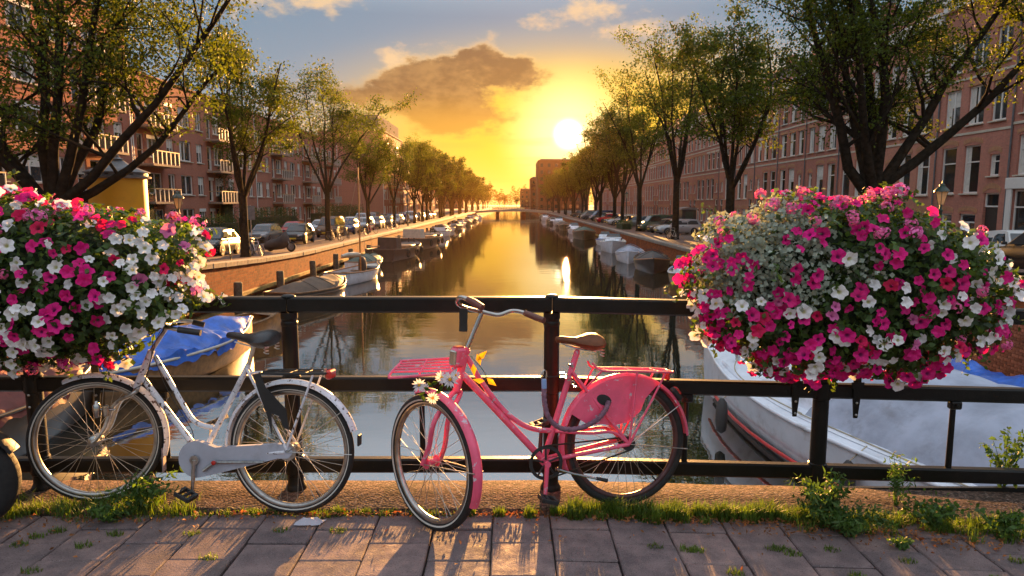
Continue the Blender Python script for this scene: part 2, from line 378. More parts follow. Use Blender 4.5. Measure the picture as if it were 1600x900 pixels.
def aggregate_mat(name):
    mt = bpy.data.materials.new(name); _M[name] = mt; mt.use_nodes = True; t = mt.node_tree; q = NT(t); bs = t.nodes['Principled BSDF']
    co = q.node('ShaderNodeTexCoord').outputs['Object']
    vo = q.node('ShaderNodeTexVoronoi'); q.put(vo.inputs['Vector'], co); vo.inputs['Scale'].default_value = 70
    c = q.mix(q.smooth(q.noise(co, 38, 4), 0.40, 0.62), (0.060, 0.042, 0.034), (0.165, 0.105, 0.080))
    vr, vg, vb_ = q.sep(vo.outputs['Color'])
    peb = q.ramp(vr, [(0.0, (0.012, 0.010, 0.010)), (0.25, (0.05, 0.035, 0.028)), (0.5, (0.17, 0.095, 0.065)), (0.75, (0.24, 0.15, 0.11)), (1.0, (0.33, 0.27, 0.23))])
    c = q.mix(q.m('MULTIPLY', q.smooth(vo.outputs['Distance'], 0.50, 0.30), 0.85), c, peb)
    c = q.mix(q.smooth(q.noise(co, 2.2, 6, 0.65), 0.50, 0.72, 0, 0.75), c, (0.035, 0.030, 0.022))
    c = q.mix(q.smooth(q.noise(co, 9, 5, 0.7), 0.58, 0.70, 0, 0.7), c, (0.03, 0.026, 0.020))
    q.put(bs.inputs['Base Color'], c); bs.inputs['Roughness'].default_value = 0.95; bs.inputs['Specular IOR Level'].default_value = 0.08
    b = q.node('ShaderNodeBump'); b.inputs['Strength'].default_value = 0.6; b.inputs['Distance'].default_value = 0.005; q.put(b.inputs['Height'], q.m('ADD', q.m('MULTIPLY', vo.outputs['Distance'], -1.0), q.noise(co, 25, 4))); t.links.new(b.outputs[0], bs.inputs['Normal'])
    return mt
aggregate_mat('exposed_aggregate')
def paver_mat(name):
    mt = bpy.data.materials.new(name); _M[name] = mt; mt.use_nodes = True; t = mt.node_tree; q = NT(t); bs = t.nodes['Principled BSDF']
    tcn = q.node('ShaderNodeTexCoord'); co = tcn.outputs['Object']; rv = q.node('ShaderNodeObjectInfo').outputs['Random']
    co = q.vm('ADD', co, q.comb(q.m('MULTIPLY', rv, 37.0), q.m('MULTIPLY', rv, 11.0), 0.0))
    c = q.mix(q.smooth(q.noise(co, 7, 6, 0.65), 0.30, 0.72), (0.132, 0.104, 0.106), (0.250, 0.185, 0.178))
    c = q.mix(1.0, c, q.comb(q.lin(rv, 0, 1, 0.80, 1.20), q.lin(rv, 0, 1, 0.82, 1.12), q.lin(rv, 0, 1, 0.86, 1.08)), 'MULTIPLY')
    c = q.mix(q.smooth(q.noise(co, 170, 2), 0.60, 0.70, 0, 0.6), c, (0.36, 0.31, 0.28))
    c = q.mix(q.smooth(q.noise(co, 150, 2), 0.42, 0.33, 0, 0.7), c, (0.03, 0.026, 0.024))
    c = q.mix(q.smooth(q.noise(co, 3.0, 6, 0.7), 0.55, 0.75, 0, 0.6), c, (0.075, 0.060, 0.048))
    q.put(bs.inputs['Base Color'], c); q.put(bs.inputs['Roughness'], q.lin(q.noise(co, 20, 3), 0.3, 0.7, 0.65, 0.95)); bs.inputs['Specular IOR Level'].default_value = 0.16
    b = q.node('ShaderNodeBump'); b.inputs['Strength'].default_value = 0.65; b.inputs['Distance'].default_value = 0.004; q.put(b.inputs['Height'], q.m('ADD', q.noise(co, 110, 4, 0.7), q.m('MULTIPLY', q.noise(co, 9, 3), 1.5))); t.links.new(b.outputs[0], bs.inputs['Normal'])
    return mt
paver_mat('concrete_paver')

w = MB(); w.box(XL-0.3, XR+0.3, -40, 640, ZW-0.004, ZW); 
w = MB().add([(XL-0.3, -40, ZW), (XR+0.3, -40, ZW), (XR+0.3, 640, ZW), (XL-0.3, 640, ZW)], [(0, 1, 2, 3)])
struct(w.build('canal_water', 'canal_water'))

YS = [-40, -20, -8, -2, 2] + [2+43*i/16 for i in range(1, 17)] + [60, 90, 130, 200, 300, 420, 640]
def strip(name, mat, x0, x1, dz=0.0, crown=0.0):
    m = MB(); k = 5 if crown else 2; vs_ = []
    for Y in YS:
        for i in range(k): t = i/(k-1); vs_.append((x0+(x1-x0)*t, Y, zs(Y)+dz+crown*4*t*(1-t)))
    fs = [(a*k+i, a*k+i+1, (a+1)*k+i+1, (a+1)*k+i) for a in range(len(YS)-1) for i in range(k-1)]
    m.add(vs_, fs); return struct(m.build(name, mat, smooth=60))
for s, X0, XF in ((-1, XL, -28.0), (1, XR, 27.0)):
    nm = 'left' if s < 0 else 'right'
    strip('quay_pavement_'+nm, 'paving_brick', X0+s*0.40, s*18.6)
    strip('road_'+nm, 'asphalt', s*18.6, s*(abs(XF)-3.6), -0.10, 0.05)
    strip('footpath_'+nm, 'paving_brick', s*(abs(XF)-3.6), XF+s*14, 0.0)
    kb = MB()
    for xk in (18.6, abs(XF)-3.6):
        for i in range(len(YS)-1):
            a, b = YS[i], YS[i+1]; x0, x1 = s*xk-0.07, s*xk+0.07
            kb.loft([[(x0, a, zs(a)-0.2), (x1, a, zs(a)-0.2), (x1, a, zs(a)+0.012), (x0, a, zs(a)+0.012)], [(x0, b, zs(b)-0.2), (x1, b, zs(b)-0.2), (x1, b, zs(b)+0.012), (x0, b, zs(b)+0.012)]])
    struct(kb.build('kerb_'+nm, 'kerb_stone'))
    # quay wall of brick with coping stones, a waling beam at the water
    wl = MB(); vs_ = []
    for Y in YS: vs_ += [(X0, Y, ZW-1.2), (X0, Y, zs(Y)-0.20), (X0+s*0.9, Y, zs(Y)-0.20), (X0+s*0.9, Y, ZW-1.2)]
    wl.loft([vs_[i*4:i*4+4] for i in range(len(YS))]); wall = wl.build('quay_wall_'+nm, 'quay_brick')
    tag(wall, 'sunlit brick quay wall with stone coping on the %s side of the canal' % nm, 'quay wall')
    Y = 5.0; cop = {}
    while Y < 150:
        L = 1.25; sl = (zs(Y+L)-zs(Y))/L
        key = 'c'
        if key not in cop: cop[key] = MB().cbox(-0.29, 0.29, 0.006, L-0.006, -0.21, 0.02, 0.018)
        if key+'m' not in cop: o = cop[key].build('coping_stone', 'coping_stone', wall); cop[key+'m'] = o
        else: o = cop[key+'m'].copy(); COL.objects.link(o)
        o.location = (X0+s*0.20+rnd.uniform(-.012, .012), Y, zs(Y)+rnd.uniform(-.006, .006)); o.rotation_euler = (math.atan(sl), 0, rnd.uniform(-.004, .004)); Y += L
    fb = MB(); fb.cbox(X0-s*0.02-0.12, X0-s*0.02+0.12, 12, 300, -2.72, -2.52, 0.02); fb.build('waling_beam', 'waling_wood', wall)
    fb = MB(); fb.loft([[(X0, 155+i*0, 0)]*0 or [(X0-s*.02-.0, y_, zs(y_)-.2), (X0+s*.55, y_, zs(y_)-.2), (X0+s*.55, y_, zs(y_)+.02), (X0-s*.02, y_, zs(y_)+.02)] for y_ in (155, 200, 300, 640)]); fb.build('coping', 'coping_stone', wall)
# land beyond the houses and at the end of the canal
for nm, x0, x1, y0, y1 in (('left', -1500, -42, -200, 640), ('right', 41, 1500, -200, 640), ('far', -1500, 1500, 640, 1500)):
    struct(MB().add([(x0, y0, ZST-0.05), (x1, y0, ZST-0.05), (x1, y1, ZST-0.05), (x0, y1, ZST-0.05)], [(0, 1, 2, 3)]).build('ground_'+nm, 'earth'))

# ------------------------------------------------------------------ bridge deck, aggregate kerb, paving slabs
dk = MB(); xs = [-14, -8, -4, 0.3, 2, 4, 8, 14]
dk.loft([[(x, -8, zb(x)-0.50), (x, 3.88, zb(x)-0.50), (x, 3.88, zb(x)-0.062), (x, -8, zb(x)-0.062)] for x in xs]); struct(dk.build('bridge_deck', 'concrete'))
lg = MB(); lx = [-14+0.25*i for i in range(113)]; g = random.Random(3)
lg.loft([[(x, 3.46+g.uniform(-.012, .012), zb(x)-0.10), (x, 3.875, zb(x)-0.10), (x, 3.875, zb(x)+0.012), (x, 3.86, zb(x)+0.020+g.uniform(-.003, .003)), (x, 3.66, zb(x)+0.022+g.uniform(-.004, .004)), (x, 3.50+g.uniform(-.01, .01), zb(x)+0.014+g.uniform(-.004, .004))] for x in lx])
struct(lg.build('bridge_kerb', 'exposed_aggregate', smooth=50))
MB().box(-4.6, 4.6, 3.868, 3.892, -0.20, -0.03).build('edge_angle', pm('black_iron', (0.014, 0.014, 0.013), 0.45, var=0.3, bump=0.25, bscale=60), bpy.data.objects['bridge_kerb'])
pav = MB().add([(-14, -8, -0.05), (14, -8, -0.05), (14, 3.46, -0.05), (-14, 3.46, -0.05)], [(0, 1, 2, 3)]).build('pavement', 'paving_brick'); 
for i, q in enumerate(pav.data.vertices): q.co.z = -0.05 + (zb(q.co.x) if q.co.x > 0 else 0)
pav.data.vertices[1].co.z = pav.data.vertices[2].co.z = zb(14)-0.05; struct(pav)
# slabs 30 x 30 cm laid in columns running away from the kerb, every other column half a slab along
g = random.Random(11); slab = None; PW = 0.305
for c in range(-14, 15):
    X = 0.05 + c*PW; off = 0.16 if c % 2 else 0.0
    for r_ in range(7):
        y1 = 3.455-off-(r_-(1 if off else 0))*PW; y0 = y1-PW
        if off and r_ == 0: y1 = 3.455; y0 = y1-off
        if y1 < 1.7: continue
        sc = (y1-y0)/PW
        if slab is None:
            sm = MB().cbox(-PW/2+.004, PW/2-.004, -PW/2+.004, PW/2-.004, -0.05, 0.0, 0.006); slab = sm.build('paving_slab', 'concrete_paver', pav, smooth=20); o = slab
        else: o = slab.copy(); COL.objects.link(o)
        o.scale = (1, sc-(0.008/PW if sc < 1 else 0), 1)
        o.location = (X+g.uniform(-.003, .003), (y0+y1)/2, zb(X)+g.uniform(-.005, .003)); o.rotation_euler = (g.uniform(-.008, .008), g.uniform(-.010, .010)-(0.027 if X > 0.3 else 0)*-1, g.uniform(-.006, .006))

# single bricks of the near stretch of the right quay wall, seen past the white boat
pm('wall_brick', (0.33, 0.115, 0.065), .9, var=.3, vscale=12, bump=.6, bscale=50, spec=.08, rand=.35, dirt=((.12, .09, .07), 5, .5))
wallR = bpy.data.objects['quay_wall_right']; bk = None
for j in range(21):
    for i in range(13):
        Y = 14.4+i*.225+(.1125 if j % 2 else 0); z = -2.50+j*.078
        if bk is None: bk = MB().cbox(-.012, .004, -.106, .106, 0, .067, .004).build('brick', 'wall_brick', wallR); o = bk
        else: o = bk.copy(); COL.objects.link(o)
        o.location = (XR+rnd.uniform(-.004, .002), Y, z+rnd.uniform(-.002, .002)); o.scale = (1, rnd.uniform(.96, 1.0), 1)
# ================================================================== bridge railing
pm('rail_paint', (0.006, 0.006, 0.0055), 0.42, var=0.35, vscale=5, bump=0.2, bscale=70, spec=0.28, coat=0.0, dirt=((0.022, 0.018, 0.013), 9, 0.35), chips=((0.060, 0.026, 0.012), 34, 0.665))
YR = 3.75
rail = empty('bridge_railing', (0.22, YR, 0.0)); tag(rail, 'black painted iron railing with three bars along the bridge edge', 'railing')
PX = [-4.24, -2.74, -1.26, 0.225, 1.775, 3.30, 4.80]
def bar(z0, z1, d_, name, ext=0.0):
    for a, b in zip(PX[:-1], PX[1:]):
        m = MB(); za, zb_ = zb(a), zb(b); x0, x1 = a+0.002, b-0.002
        c = 0.010; y0, y1 = YR-d_, YR+d_
        prof = [(y0+c, z0), (y1-c, z0), (y1, z0+c), (y1, z1-c), (y1-c, z1), (y0+c, z1), (y0, z1-c), (y0, z0+c)]
        m.loft([[(x, y, z+zz) for y, z in prof] for x, zz in ((x0, za), (x1, zb_))]); m.build(name, 'rail_paint', rail, smooth=30)
bar(1.062, 1.150, 0.036, 'top_rail'); bar(0.605, 0.690, 0.030, 'middle_rail'); bar(0.122, 0.207, 0.030, 'bottom_rail')
for x in PX:
    z = zb(x); m = MB()
    m.lathe([(0.060, 0.0), (0.060, 0.03), (0.052, 0.045), (0.045, 0.06), (0.045, 0.11), (0.052, 0.115), (0.052, 0.214), (0.045, 0.220), (0.044, 0.596), (0.050, 0.600), (0.050, 0.696), (0.044, 0.702), (0.044, 0.985), (0.047, 0.990), (0.047, 1.005), (0.043, 1.010), (0.043, 1.020), (0.047, 1.026), (0.047, 1.06)], 20, (x, YR, z))
    p = m.build('post', 'rail_paint', rail, smooth=30)
    MB().lathe([(0.040, 0), (0.038, 0.006), (0.028, 0.012), (0.010, 0.015)], 16, (x, YR, z+1.149)).build('cap_bolt', 'rail_paint', p, smooth=40)
for a, b in zip(PX[:-1], PX[1:]):
    x = (a+b)/2; z = zb(x); m = MB()
    m.tube([(x, YR, z+0.20), (x, YR, z+0.585)], [0.017, 0.015], 12); m.obox(V((x, YR-0.012, z+0.585)), V((1,0,0)), V((0,1,0)), V((0,0,1)), 0.034, 0.022, 0.024, 0.008)
    bl = m.build('baluster', 'rail_paint', rail, smooth=35)
    MB().lathe([(0.011, 0), (0.011, 0.008), (0.006, 0.012)], 8, (x, YR-0.033, z+0.587), (0, -1, 0)).build('bolt', 'rail_paint', bl, smooth=40)
# ================================================================== the two bicycles against the railing
pm('tyre_rubber', (0.016, 0.015, 0.015), 0.75, var=0.3, vscale=30, bump=0.4, bscale=200)
pm('tyre_band', (0.55, 0.52, 0.47), 0.6, var=0.15)
pm('steel', (0.55, 0.54, 0.52), 0.28, metal=1.0, var=0.25, vscale=20, dirt=((0.12, 0.08, 0.05), 25, 0.5))
pm('rim_steel', (0.40, 0.38, 0.36), 0.32, metal=1.0, var=0.2, vscale=20)
pm('chrome', (0.45, 0.42, 0.39), 0.16, metal=1.0, var=0.15, vscale=12)
pm('spoke_steel', (0.50, 0.47, 0.42), 0.35, metal=0.8, var=0.2)
pm('white_enamel', (0.74, 0.75, 0.82), 0.38, var=0.08, vscale=10, coat=0.3, chips=((0.07, 0.035, 0.025), 38, 0.565), dirt=((0.36, 0.34, 0.34), 8, 0.5), bump=0.08, bscale=90)
pm('pink_enamel', (0.86, 0.105, 0.205), 0.42, var=0.10, vscale=9, coat=0.25, chips=((0.62, 0.52, 0.58), 26, 0.595), dirt=((0.60, 0.09, 0.12), 12, 0.5), bump=0.10, bscale=80)
pm('grey_plastic', (0.42, 0.43, 0.50), 0.5, var=0.10, vscale=6, dirt=((0.2, 0.19, 0.2), 9, 0.4))
pm('black_plastic', (0.018, 0.018, 0.019), 0.5, var=0.3, bump=0.2, bscale=120)
pm('black_leather', (0.02, 0.02, 0.023), 0.40, var=0.3, bump=0.25, bscale=140, coat=0.15)
pm('brown_leather', (0.16, 0.055, 0.022), 0.55, var=0.25, vscale=12, bump=0.25, bscale=120, spec=.25)
pm('brown_grip', (0.15, 0.05, 0.035), 0.55, var=0.2, bump=0.3, bscale=120)
pm('red_lens', (0.55, 0.02, 0.015), 0.15, var=0.1, coat=0.6)
pm('lock_sleeve', (0.20, 0.105, 0.150), 0.9, var=0.35, vscale=45, bump=0.9, bscale=60)
pm('padlock_blue', (0.22, 0.35, 0.62), 0.35, var=0.1)
pm('petal_white', (0.72, 0.72, 0.76), 0.6, var=0.08, trans=((1, 0.95, 0.85), 0.35))
pm('petal_yellow', (0.75, 0.45, 0.02), 0.6, var=0.15, trans=((1, 0.9, 0.6), 0.4))
pm('leaf_dark', (0.045, 0.085, 0.02), 0.55, var=0.3, trans=((1.6, 1.6, 0.5), 0.35))

def rot(v, ax, a): return Matrix.Rotation(a, 3, V(ax)) @ V(v)
def bike_wheel(root, C, nn, Rw, tw, hubmat='steel', seed=0, band=True, spokes=36, rimmat='rim_steel'):
    nn = V(nn).normalized(); t = MB(); k = 10
    prof = [(Rw-tw+tw*math.cos(2*math.pi*j/k), tw*0.92*math.sin(2*math.pi*j/k)) for j in range(k)]
    wheel = t.ring(C, nn, prof, 64).build('wheel', 'tyre_rubber', root, smooth=60)
    rr = Rw-2*tw
    MB().ring(C, nn, [(rr+0.006, -0.015), (rr-0.004, -0.016), (rr-0.013, -0.010), (rr-0.016, 0), (rr-0.013, 0.010), (rr-0.004, 0.016), (rr+0.006, 0.015)], 64).build('rim', rimmat, wheel, smooth=50)
    if band:
        bn = MB()
        for s in (-1, 1): bn.ring(C, nn, [(Rw-tw*1.45, s*tw*0.86), (Rw-tw*1.30, s*(tw*0.93+.001)), (Rw-tw*1.12, s*(tw*0.95+.001)), (Rw-tw*1.25, s*tw*0.75)], 64)
        bn.build('reflective_band', 'tyre_band', wheel, smooth=60)
    hb = MB(); hb.lathe([(0.008, -0.060), (0.010, -0.050), (0.012, -0.042), (0.030, -0.036), (0.030, -0.033), (0.018, -0.030), (0.016, 0), (0.018, 0.030), (0.030, 0.033), (0.030, 0.036), (0.012, 0.042), (0.010, 0.050), (0.008, 0.060)], 20, C, nn)
    hb.build('hub', hubmat, wheel, smooth=40)
    sp = MB(); ref = V((0, 0, 1)); a = (ref-nn*ref.dot(nn)).normalized(); b = nn.cross(a)
    for i in range(spokes):
        th = 2*math.pi*i/spokes+seed; side = 1 if i % 2 else -1; lean = (1 if (i//2) % 2 else -1)*1.0
        p0 = C + nn*(side*0.0345) + (a*math.cos(th+lean)+b*math.sin(th+lean))*0.028
        p1 = C + nn*(side*0.004) + (a*math.cos(th)+b*math.sin(th))*(rr-0.012)
        sp.tube([p0, p1], 0.0013, 5, False)
    sp.build('spoke_set', 'spoke_steel', wheel, smooth=60)
    va = MB(); th = 3.6+seed; e = a*math.cos(th)+b*math.sin(th); va.tube([C+e*(rr-0.012), C+e*(rr-0.05)], [0.0045, 0.0035], 6); va.build('valve', 'black_plastic', wheel, smooth=60)
    return wheel
def fender(name, root, C, nn, Rf, half, a0, a1, mat, ref):
    prof = [(Rf-0.016, -half), (Rf-0.004, -half*0.85), (Rf+0.004, -half*0.4), (Rf+0.006, 0), (Rf+0.004, half*0.4), (Rf-0.004, half*0.85), (Rf-0.016, half), (Rf-0.018, half*0.94), (Rf-0.007, half*0.8), (Rf+0.002, 0), (Rf-0.007, -half*0.8), (Rf-0.018, -half*0.94)]
    return MB().ring(C, nn, prof, 40, a0, a1, ref).build(name, mat, root, smooth=45)
def curve(pts, k=8):
    """a smooth path through points (Catmull-Rom)"""
    pts = [V(p) for p in pts]; P = [pts[0]*2-pts[1]] + pts + [pts[-1]*2-pts[-2]]; out_ = []
    for i in range(1, len(P)-2):
        for j in range(k):
            t = j/k; a, b, c, d_ = P[i-1], P[i], P[i+1], P[i+2]
            out_.append(0.5*((2*b)+(c-a)*t+(2*a-5*b+4*c-d_)*t*t+(3*b-a-3*c+d_)*t**3))
    out_.append(pts[-1]); return out_
def saddle(root, P, fwd, up, mat, L=0.27):
    """nose forward along fwd; P at the seat clamp"""
    side = fwd.cross(up).normalized(); m = MB(); rings = []
    for i, (t, wdt, top, bot) in enumerate([(-0.44, 0.030, 0.058, 0.030), (-0.42, 0.085, 0.082, 0.018), (-0.32, 0.110, 0.094, 0.006), (-0.18, 0.112, 0.092, -0.004), (-0.04, 0.088, 0.078, 0.004), (0.12, 0.056, 0.066, 0.018), (0.28, 0.036, 0.066, 0.026), (0.44, 0.028, 0.068, 0.028), (0.54, 0.022, 0.064, 0.032), (0.56, 0.010, 0.056, 0.040)]):
        c = P+fwd*(t*L*1.0); rg = []
        for j in range(14):
            q = 2*math.pi*j/14; cx, cz = math.cos(q), math.sin(q); mid = (top+bot)/2; hh = (top-bot)/2
            rg.append(c + side*(wdt*cx*(1.0 if cz > -0.3 else 0.92)) + up*(mid + hh*(cz if cz > 0 else cz)*(1-0.12*abs(cx)**3)))
        rings.append(rg)
    m.loft(rings); s = m.build('saddle', mat, root, smooth=60)
    f = MB()
    for sg in (-1, 1):
        f.tube([P+side*sg*0.022+up*0.02+fwd*0.10, P+side*sg*0.022+up*0.002, P+side*sg*0.030-fwd*0.06+up*0.004, P+side*sg*0.045-fwd*0.10+up*0.015], 0.004, 6)
        f.tube([P+side*sg*0.06-fwd*0.095+up*(0.03-0.05*i/12) + V((0.012*math.cos(i*1.6), 0.012*math.sin(i*1.6), 0)) for i in range(13)], 0.0035, 5)
    f.build('saddle_spring', 'steel', s, smooth=60); return s
def pedal(root, P, out_dir, fwd, mat='black_plastic'):
    up = V((0, 0, 1)); m = MB(); c = P+out_dir*0.055; f2 = fwd.normalized(); u2 = out_dir.cross(f2).normalized()
    for sg in (-1, 1): m.obox(c+f2*sg*0.036, out_dir, f2, u2, 0.045, 0.010, 0.013, 0.003)
    m.obox(c+out_dir*0.042, out_dir, f2, u2, 0.006, 0.036, 0.010, 0.002); m.obox(c-out_dir*0.042, out_dir, f2, u2, 0.006, 0.036, 0.010, 0.002)
    m.tube([P-out_dir*0.01, P+out_dir*0.095], 0.009, 8)
    return m.build('pedal', mat, root, smooth=40)

class BikePlane:
    def __init__(s, rear, front, lean):
        s.P0 = V(rear); h = (V(front)-V(rear)); h.z = 0; s.fwd = h.normalized()
        s.n = V((0, 0, 1)).cross(s.fwd).normalized()
        if s.n.y > 0: s.n = -s.n                    # towards the camera
        s.up = (V((0, 0, 1))*math.cos(lean) - s.n*math.sin(lean)).normalized(); s.n = (s.n*math.cos(lean)+V((0, 0, 1))*math.sin(lean)).normalized()
    def __call__(s, px, py, o=0.0): return at_pl(px, py, s.P0+s.n*o, s.n)

# ------------------------------------------------------------------ white bicycle
wb = empty('bicycle', (-1.7, 3.5, 0)); tag(wb, 'white step-through bicycle with chipped paint and black saddle leaning on the railing', 'bicycle')
B = BikePlane((-1.185, 3.44, 0.016), (-2.31, 3.585, 0.016), R(5)); RW = 0.349
Cr = B.P0 + B.up*RW; bike_wheel(wb, Cr, B.n, RW, 0.020, seed=.1)
fphi = R(12); wd = V((-math.cos(fphi), -math.sin(fphi), 0)); wn = V((math.sin(fphi), -math.cos(fphi), 0)); wup = (V((0, 0, 1))*math.cos(R(4))-wn*math.sin(R(4))).normalized(); wn = (wn*math.cos(R(4))+V((0, 0, 1))*math.sin(R(4))).normalized()
Cf = V((-2.31, 3.585, 0.016)) + wup*RW; bike_wheel(wb, Cf, wn, RW, 0.020, seed=.35)
BB = B(316, 713); ST = B(389, 569); HT = B(237, 548); HB = B(213, 606)
def T(pts, r, name, mat, root=wb, k=0, n_=12):
    return MB().tube(curve(pts, k) if k else pts, r, n_).build(name, mat, root, smooth=50)
T([HT, HB], 0.0185, 'head_tube', 'white_enamel')
T([B(242, 557), B(262, 590), B(286, 632), B(300, 654), B(315, 664), B(334, 668)], 0.0135, 'top_tube', 'white_enamel', k=6)
T([B(221, 588), BB], 0.0165, 'down_tube', 'white_enamel')
T([BB, ST], 0.0155, 'seat_tube', 'white_enamel')
T([BB-B.fwd*0.0+B.n*0.035, BB-B.n*0.035], 0.024, 'bottom_bracket', 'white_enamel')
for o in (-1, 1):
    T([BB+B.n*o*0.022, Cr+B.n*o*0.058+(BB-Cr).normalized()*0.01], 0.0098, 'chain_stay', 'white_enamel')
    T([ST-(ST-BB).normalized()*0.02+B.n*o*0.012, Cr+B.n*o*0.058+V((0, 0, .01))], 0.0080, 'seat_stay', 'white_enamel')
    T([HB+B.n*0.0, HB-(HT-HB).normalized()*0.03+wn*o*0.03, Cf+wup*0.20+wn*o*0.047-wd*0.115, Cf+wup*0.07+wn*o*0.052-wd*0.060, Cf+wup*0.012+wn*o*0.054-wd*0.015, Cf+wn*o*0.054], [0.013]*12+[0.012]*12+[0.010]*6+[0.009]*6 if False else 0.0115, 'fork_leg', 'steel', k=6)
T([ST, B(396, 541)], 0.0125, 'seat_post', 'steel')
saddle(wb, B(398, 541), (B.fwd+V((0, 0, .06))).normalized(), V((0, 0, 1)), 'black_leather', 0.275)
fender('rear_mudguard', wb, Cr, B.n, RW+0.024, 0.027, R(-72), R(96), 'white_enamel', B.up)
fender('front_mudguard', wb, Cf, wn, RW+0.022, 0.027, R(-108), R(24), 'white_enamel', wup)
mf = Cf - wd*(RW+0.020)*math.cos(R(12)) - wup*(RW+0.02)*math.sin(R(12)); 
MB().obox(mf-wup*0.06+wd*0.02, wn, (wd*math.cos(R(18))+wup*math.sin(R(18))*0).normalized(), wup, 0.030, 0.004, 0.070, 0.003).build('mud_flap', pm('flap_grey', (0.25, 0.2, 0.22), 0.7), wb)
# stem and swept-back handlebar
SH = B(263, 508); T([HT, SH], 0.0115, 'stem', 'steel')
hb_r = [SH, SH+wn*0.06-wd*0.00+V((0,0,.012)), SH+wn*0.17-wd*0.03+V((0,0,.010)), SH+wn*0.235-wd*0.10, SH+wn*0.25-wd*0.21-V((0,0,.02))]
hb_l = [SH, SH-wn*0.05+V((0,0,.012)), SH-wn*0.13-wd*0.02+V((0,0,.010)), SH-wn*0.16-wd*0.08, SH-wn*0.165-wd*0.14-V((0,0,.02))]
bar_ = MB().tube(curve(hb_r, 6), 0.011, 10).tube(curve(hb_l, 6), 0.011, 10).build('handlebar', 'steel', wb, smooth=50)
for hp in (hb_r, hb_l): T([hp[-1]+(hp[-2]-hp[-1])*0.9, hp[-1]+(hp[-1]-hp[-2])*0.1], 0.0165, 'grip', 'black_plastic', bar_)
# chain case, crank, pedals
cc = [BB + B.up*(0.100*math.sin(t))+B.fwd*(0.100*math.cos(t)) for t in [R(a) for a in range(-105, 106, 15)]]
cr_end = [Cr + B.up*0.040+B.fwd*0.05, Cr + B.up*0.034-B.fwd*0.01, Cr-B.fwd*0.035, Cr - B.up*0.034-B.fwd*0.01, Cr-B.up*0.038+B.fwd*0.05]
MB().plate([q+B.n*0.045 for q in cc+[BB+B.up*0.070-B.fwd*0.11]+cr_end+[BB-B.up*0.074-B.fwd*0.11]], B.n, 0.030).build('chain_case', 'grey_plastic', wb, smooth=30)
T([BB+B.n*0.066, BB+B.n*0.078], 0.026, 'crank_boss', 'steel')
cd = (B(300, 775, .08)-(BB+B.n*0.08)).normalized()
for o, dr in ((1, cd), (-1, -cd)):
    e = BB+B.n*o*0.078+dr*0.168; T([BB+B.n*o*0.074, e], [0.012, 0.009], 'crank_arm', 'steel'); pedal(wb, e, B.n*o, (B.fwd*0.85+B.up*0.4*o))
# rear carrier with stays, lamp, strap, stand
cz = B(411, 581); ce = B(507, 581); cw = 0.062
car_ = MB().tube(curve([cz+B.n*cw*.3, cz+B.n*cw+(ce-cz)*.12, ce+B.n*cw, ce+(ce-cz)*.05+B.n*cw*.5, ce+(ce-cz)*.05-B.n*cw*.5, ce-B.n*cw, cz-B.n*cw+(ce-cz)*.12, cz-B.n*cw*.3], 4), 0.0068, 8)
for t in (.25, .5, .75): car_.tube([cz+(ce-cz)*t+B.n*cw, cz+(ce-cz)*t-B.n*cw], 0.004, 6)
car_.tube([cz, ce], 0.0045, 6); carr = car_.build('carrier', 'black_plastic', wb, smooth=50)
for o in (-1, 1): T([ce-(ce-cz)*.10+B.n*o*cw, Cr+B.n*o*0.062+B.up*.02], 0.0062, 'carrier_stay', 'white_enamel', carr)
T([cz+B.n*0, ST-(ST-BB)*.10], 0.007, 'carrier_brace', 'white_enamel', carr)
lp = ce+(ce-cz)*.10; tl = MB().obox(lp+B.up*-.012, B.n, -B.fwd, B.up, 0.040, 0.016, 0.024, 0.008).build('tail_lamp', 'red_lens', wb, smooth=30)
MB().tube([lp+B.fwd*.03+B.up*.015, lp+B.fwd*.03-B.up*.03], .008, 8).build('lamp_bracket', 'steel', tl, smooth=40)
MB().plate([B(395, 585, .07), B(406, 583, .07), B(415, 605, .07), B(447, 640, .07), B(452, 672, .07), B(443, 668, .07), B(436, 650, .07), B(424, 645, .07), B(425, 680, .07), B(418, 650, .07), B(405, 615, .07)], B.n, 0.006).build('luggage_strap', 'black_plastic', wb)
ks = MB().tube([BB-B.fwd*0.05-B.up*.055+B.n*.07, B(336, 722, .07), B(412, 722, .075)], [0.010, 0.009, 0.006], 8).build('kickstand', 'steel', wb, smooth=40)
MB().lathe([(0.012, 0), (0.012, .006), (0.004, .008)], 12, B(334, 723, .08), B.n).build('stand_bolt', 'red_lens', ks, smooth=40)
# head lamp / dynamo on the fork
dy = MB(); q0 = Cf+wup*0.185-wd*0.03+wn*0.055
dy.lathe([(0.006, -.05), (0.016, -.045), (0.020, -.01), (0.020, .02), (0.013, .03), (0.008, .045)], 14, q0, wup); dy.lathe([(0.008, -.035), (0.017, -.03), (0.019, 0), (0.017, .025), (0.010, .03)], 14, q0-wd*0.045-wup*.01, wup); dy.tube([q0, q0-wd*0.09-wup*.01], 0.006, 8); dy.build('dynamo', 'chrome', wb, smooth=45)
T([Cr+B.n*.064, Cr-B.fwd*(RW+.015)*.94-B.up*.01+B.n*.02], 0.0030, 'mudguard_stay', 'steel'); T([Cr+B.n*.064, Cr-B.fwd*(RW+.015)*.80+B.up*.22+B.n*.02], 0.0030, 'mudguard_stay', 'steel')
T([Cf+wn*.055, Cf-wd*(RW+.015)*.98+wup*.06+wn*.02], 0.0028, 'mudguard_stay', 'steel')
T([Cr-B.n*.0+B.n*.05, Cr+B.n*.058], 0.048, 'sprocket_guard', 'steel', n_=24)
MB().obox(Cr-B.fwd*(RW+.033)*math.cos(R(10))+B.up*(RW+.03)*math.sin(R(10)), B.n, B.up, B.fwd, .022, .030, .006, .004).build('rear_reflector', 'black_plastic', wb)

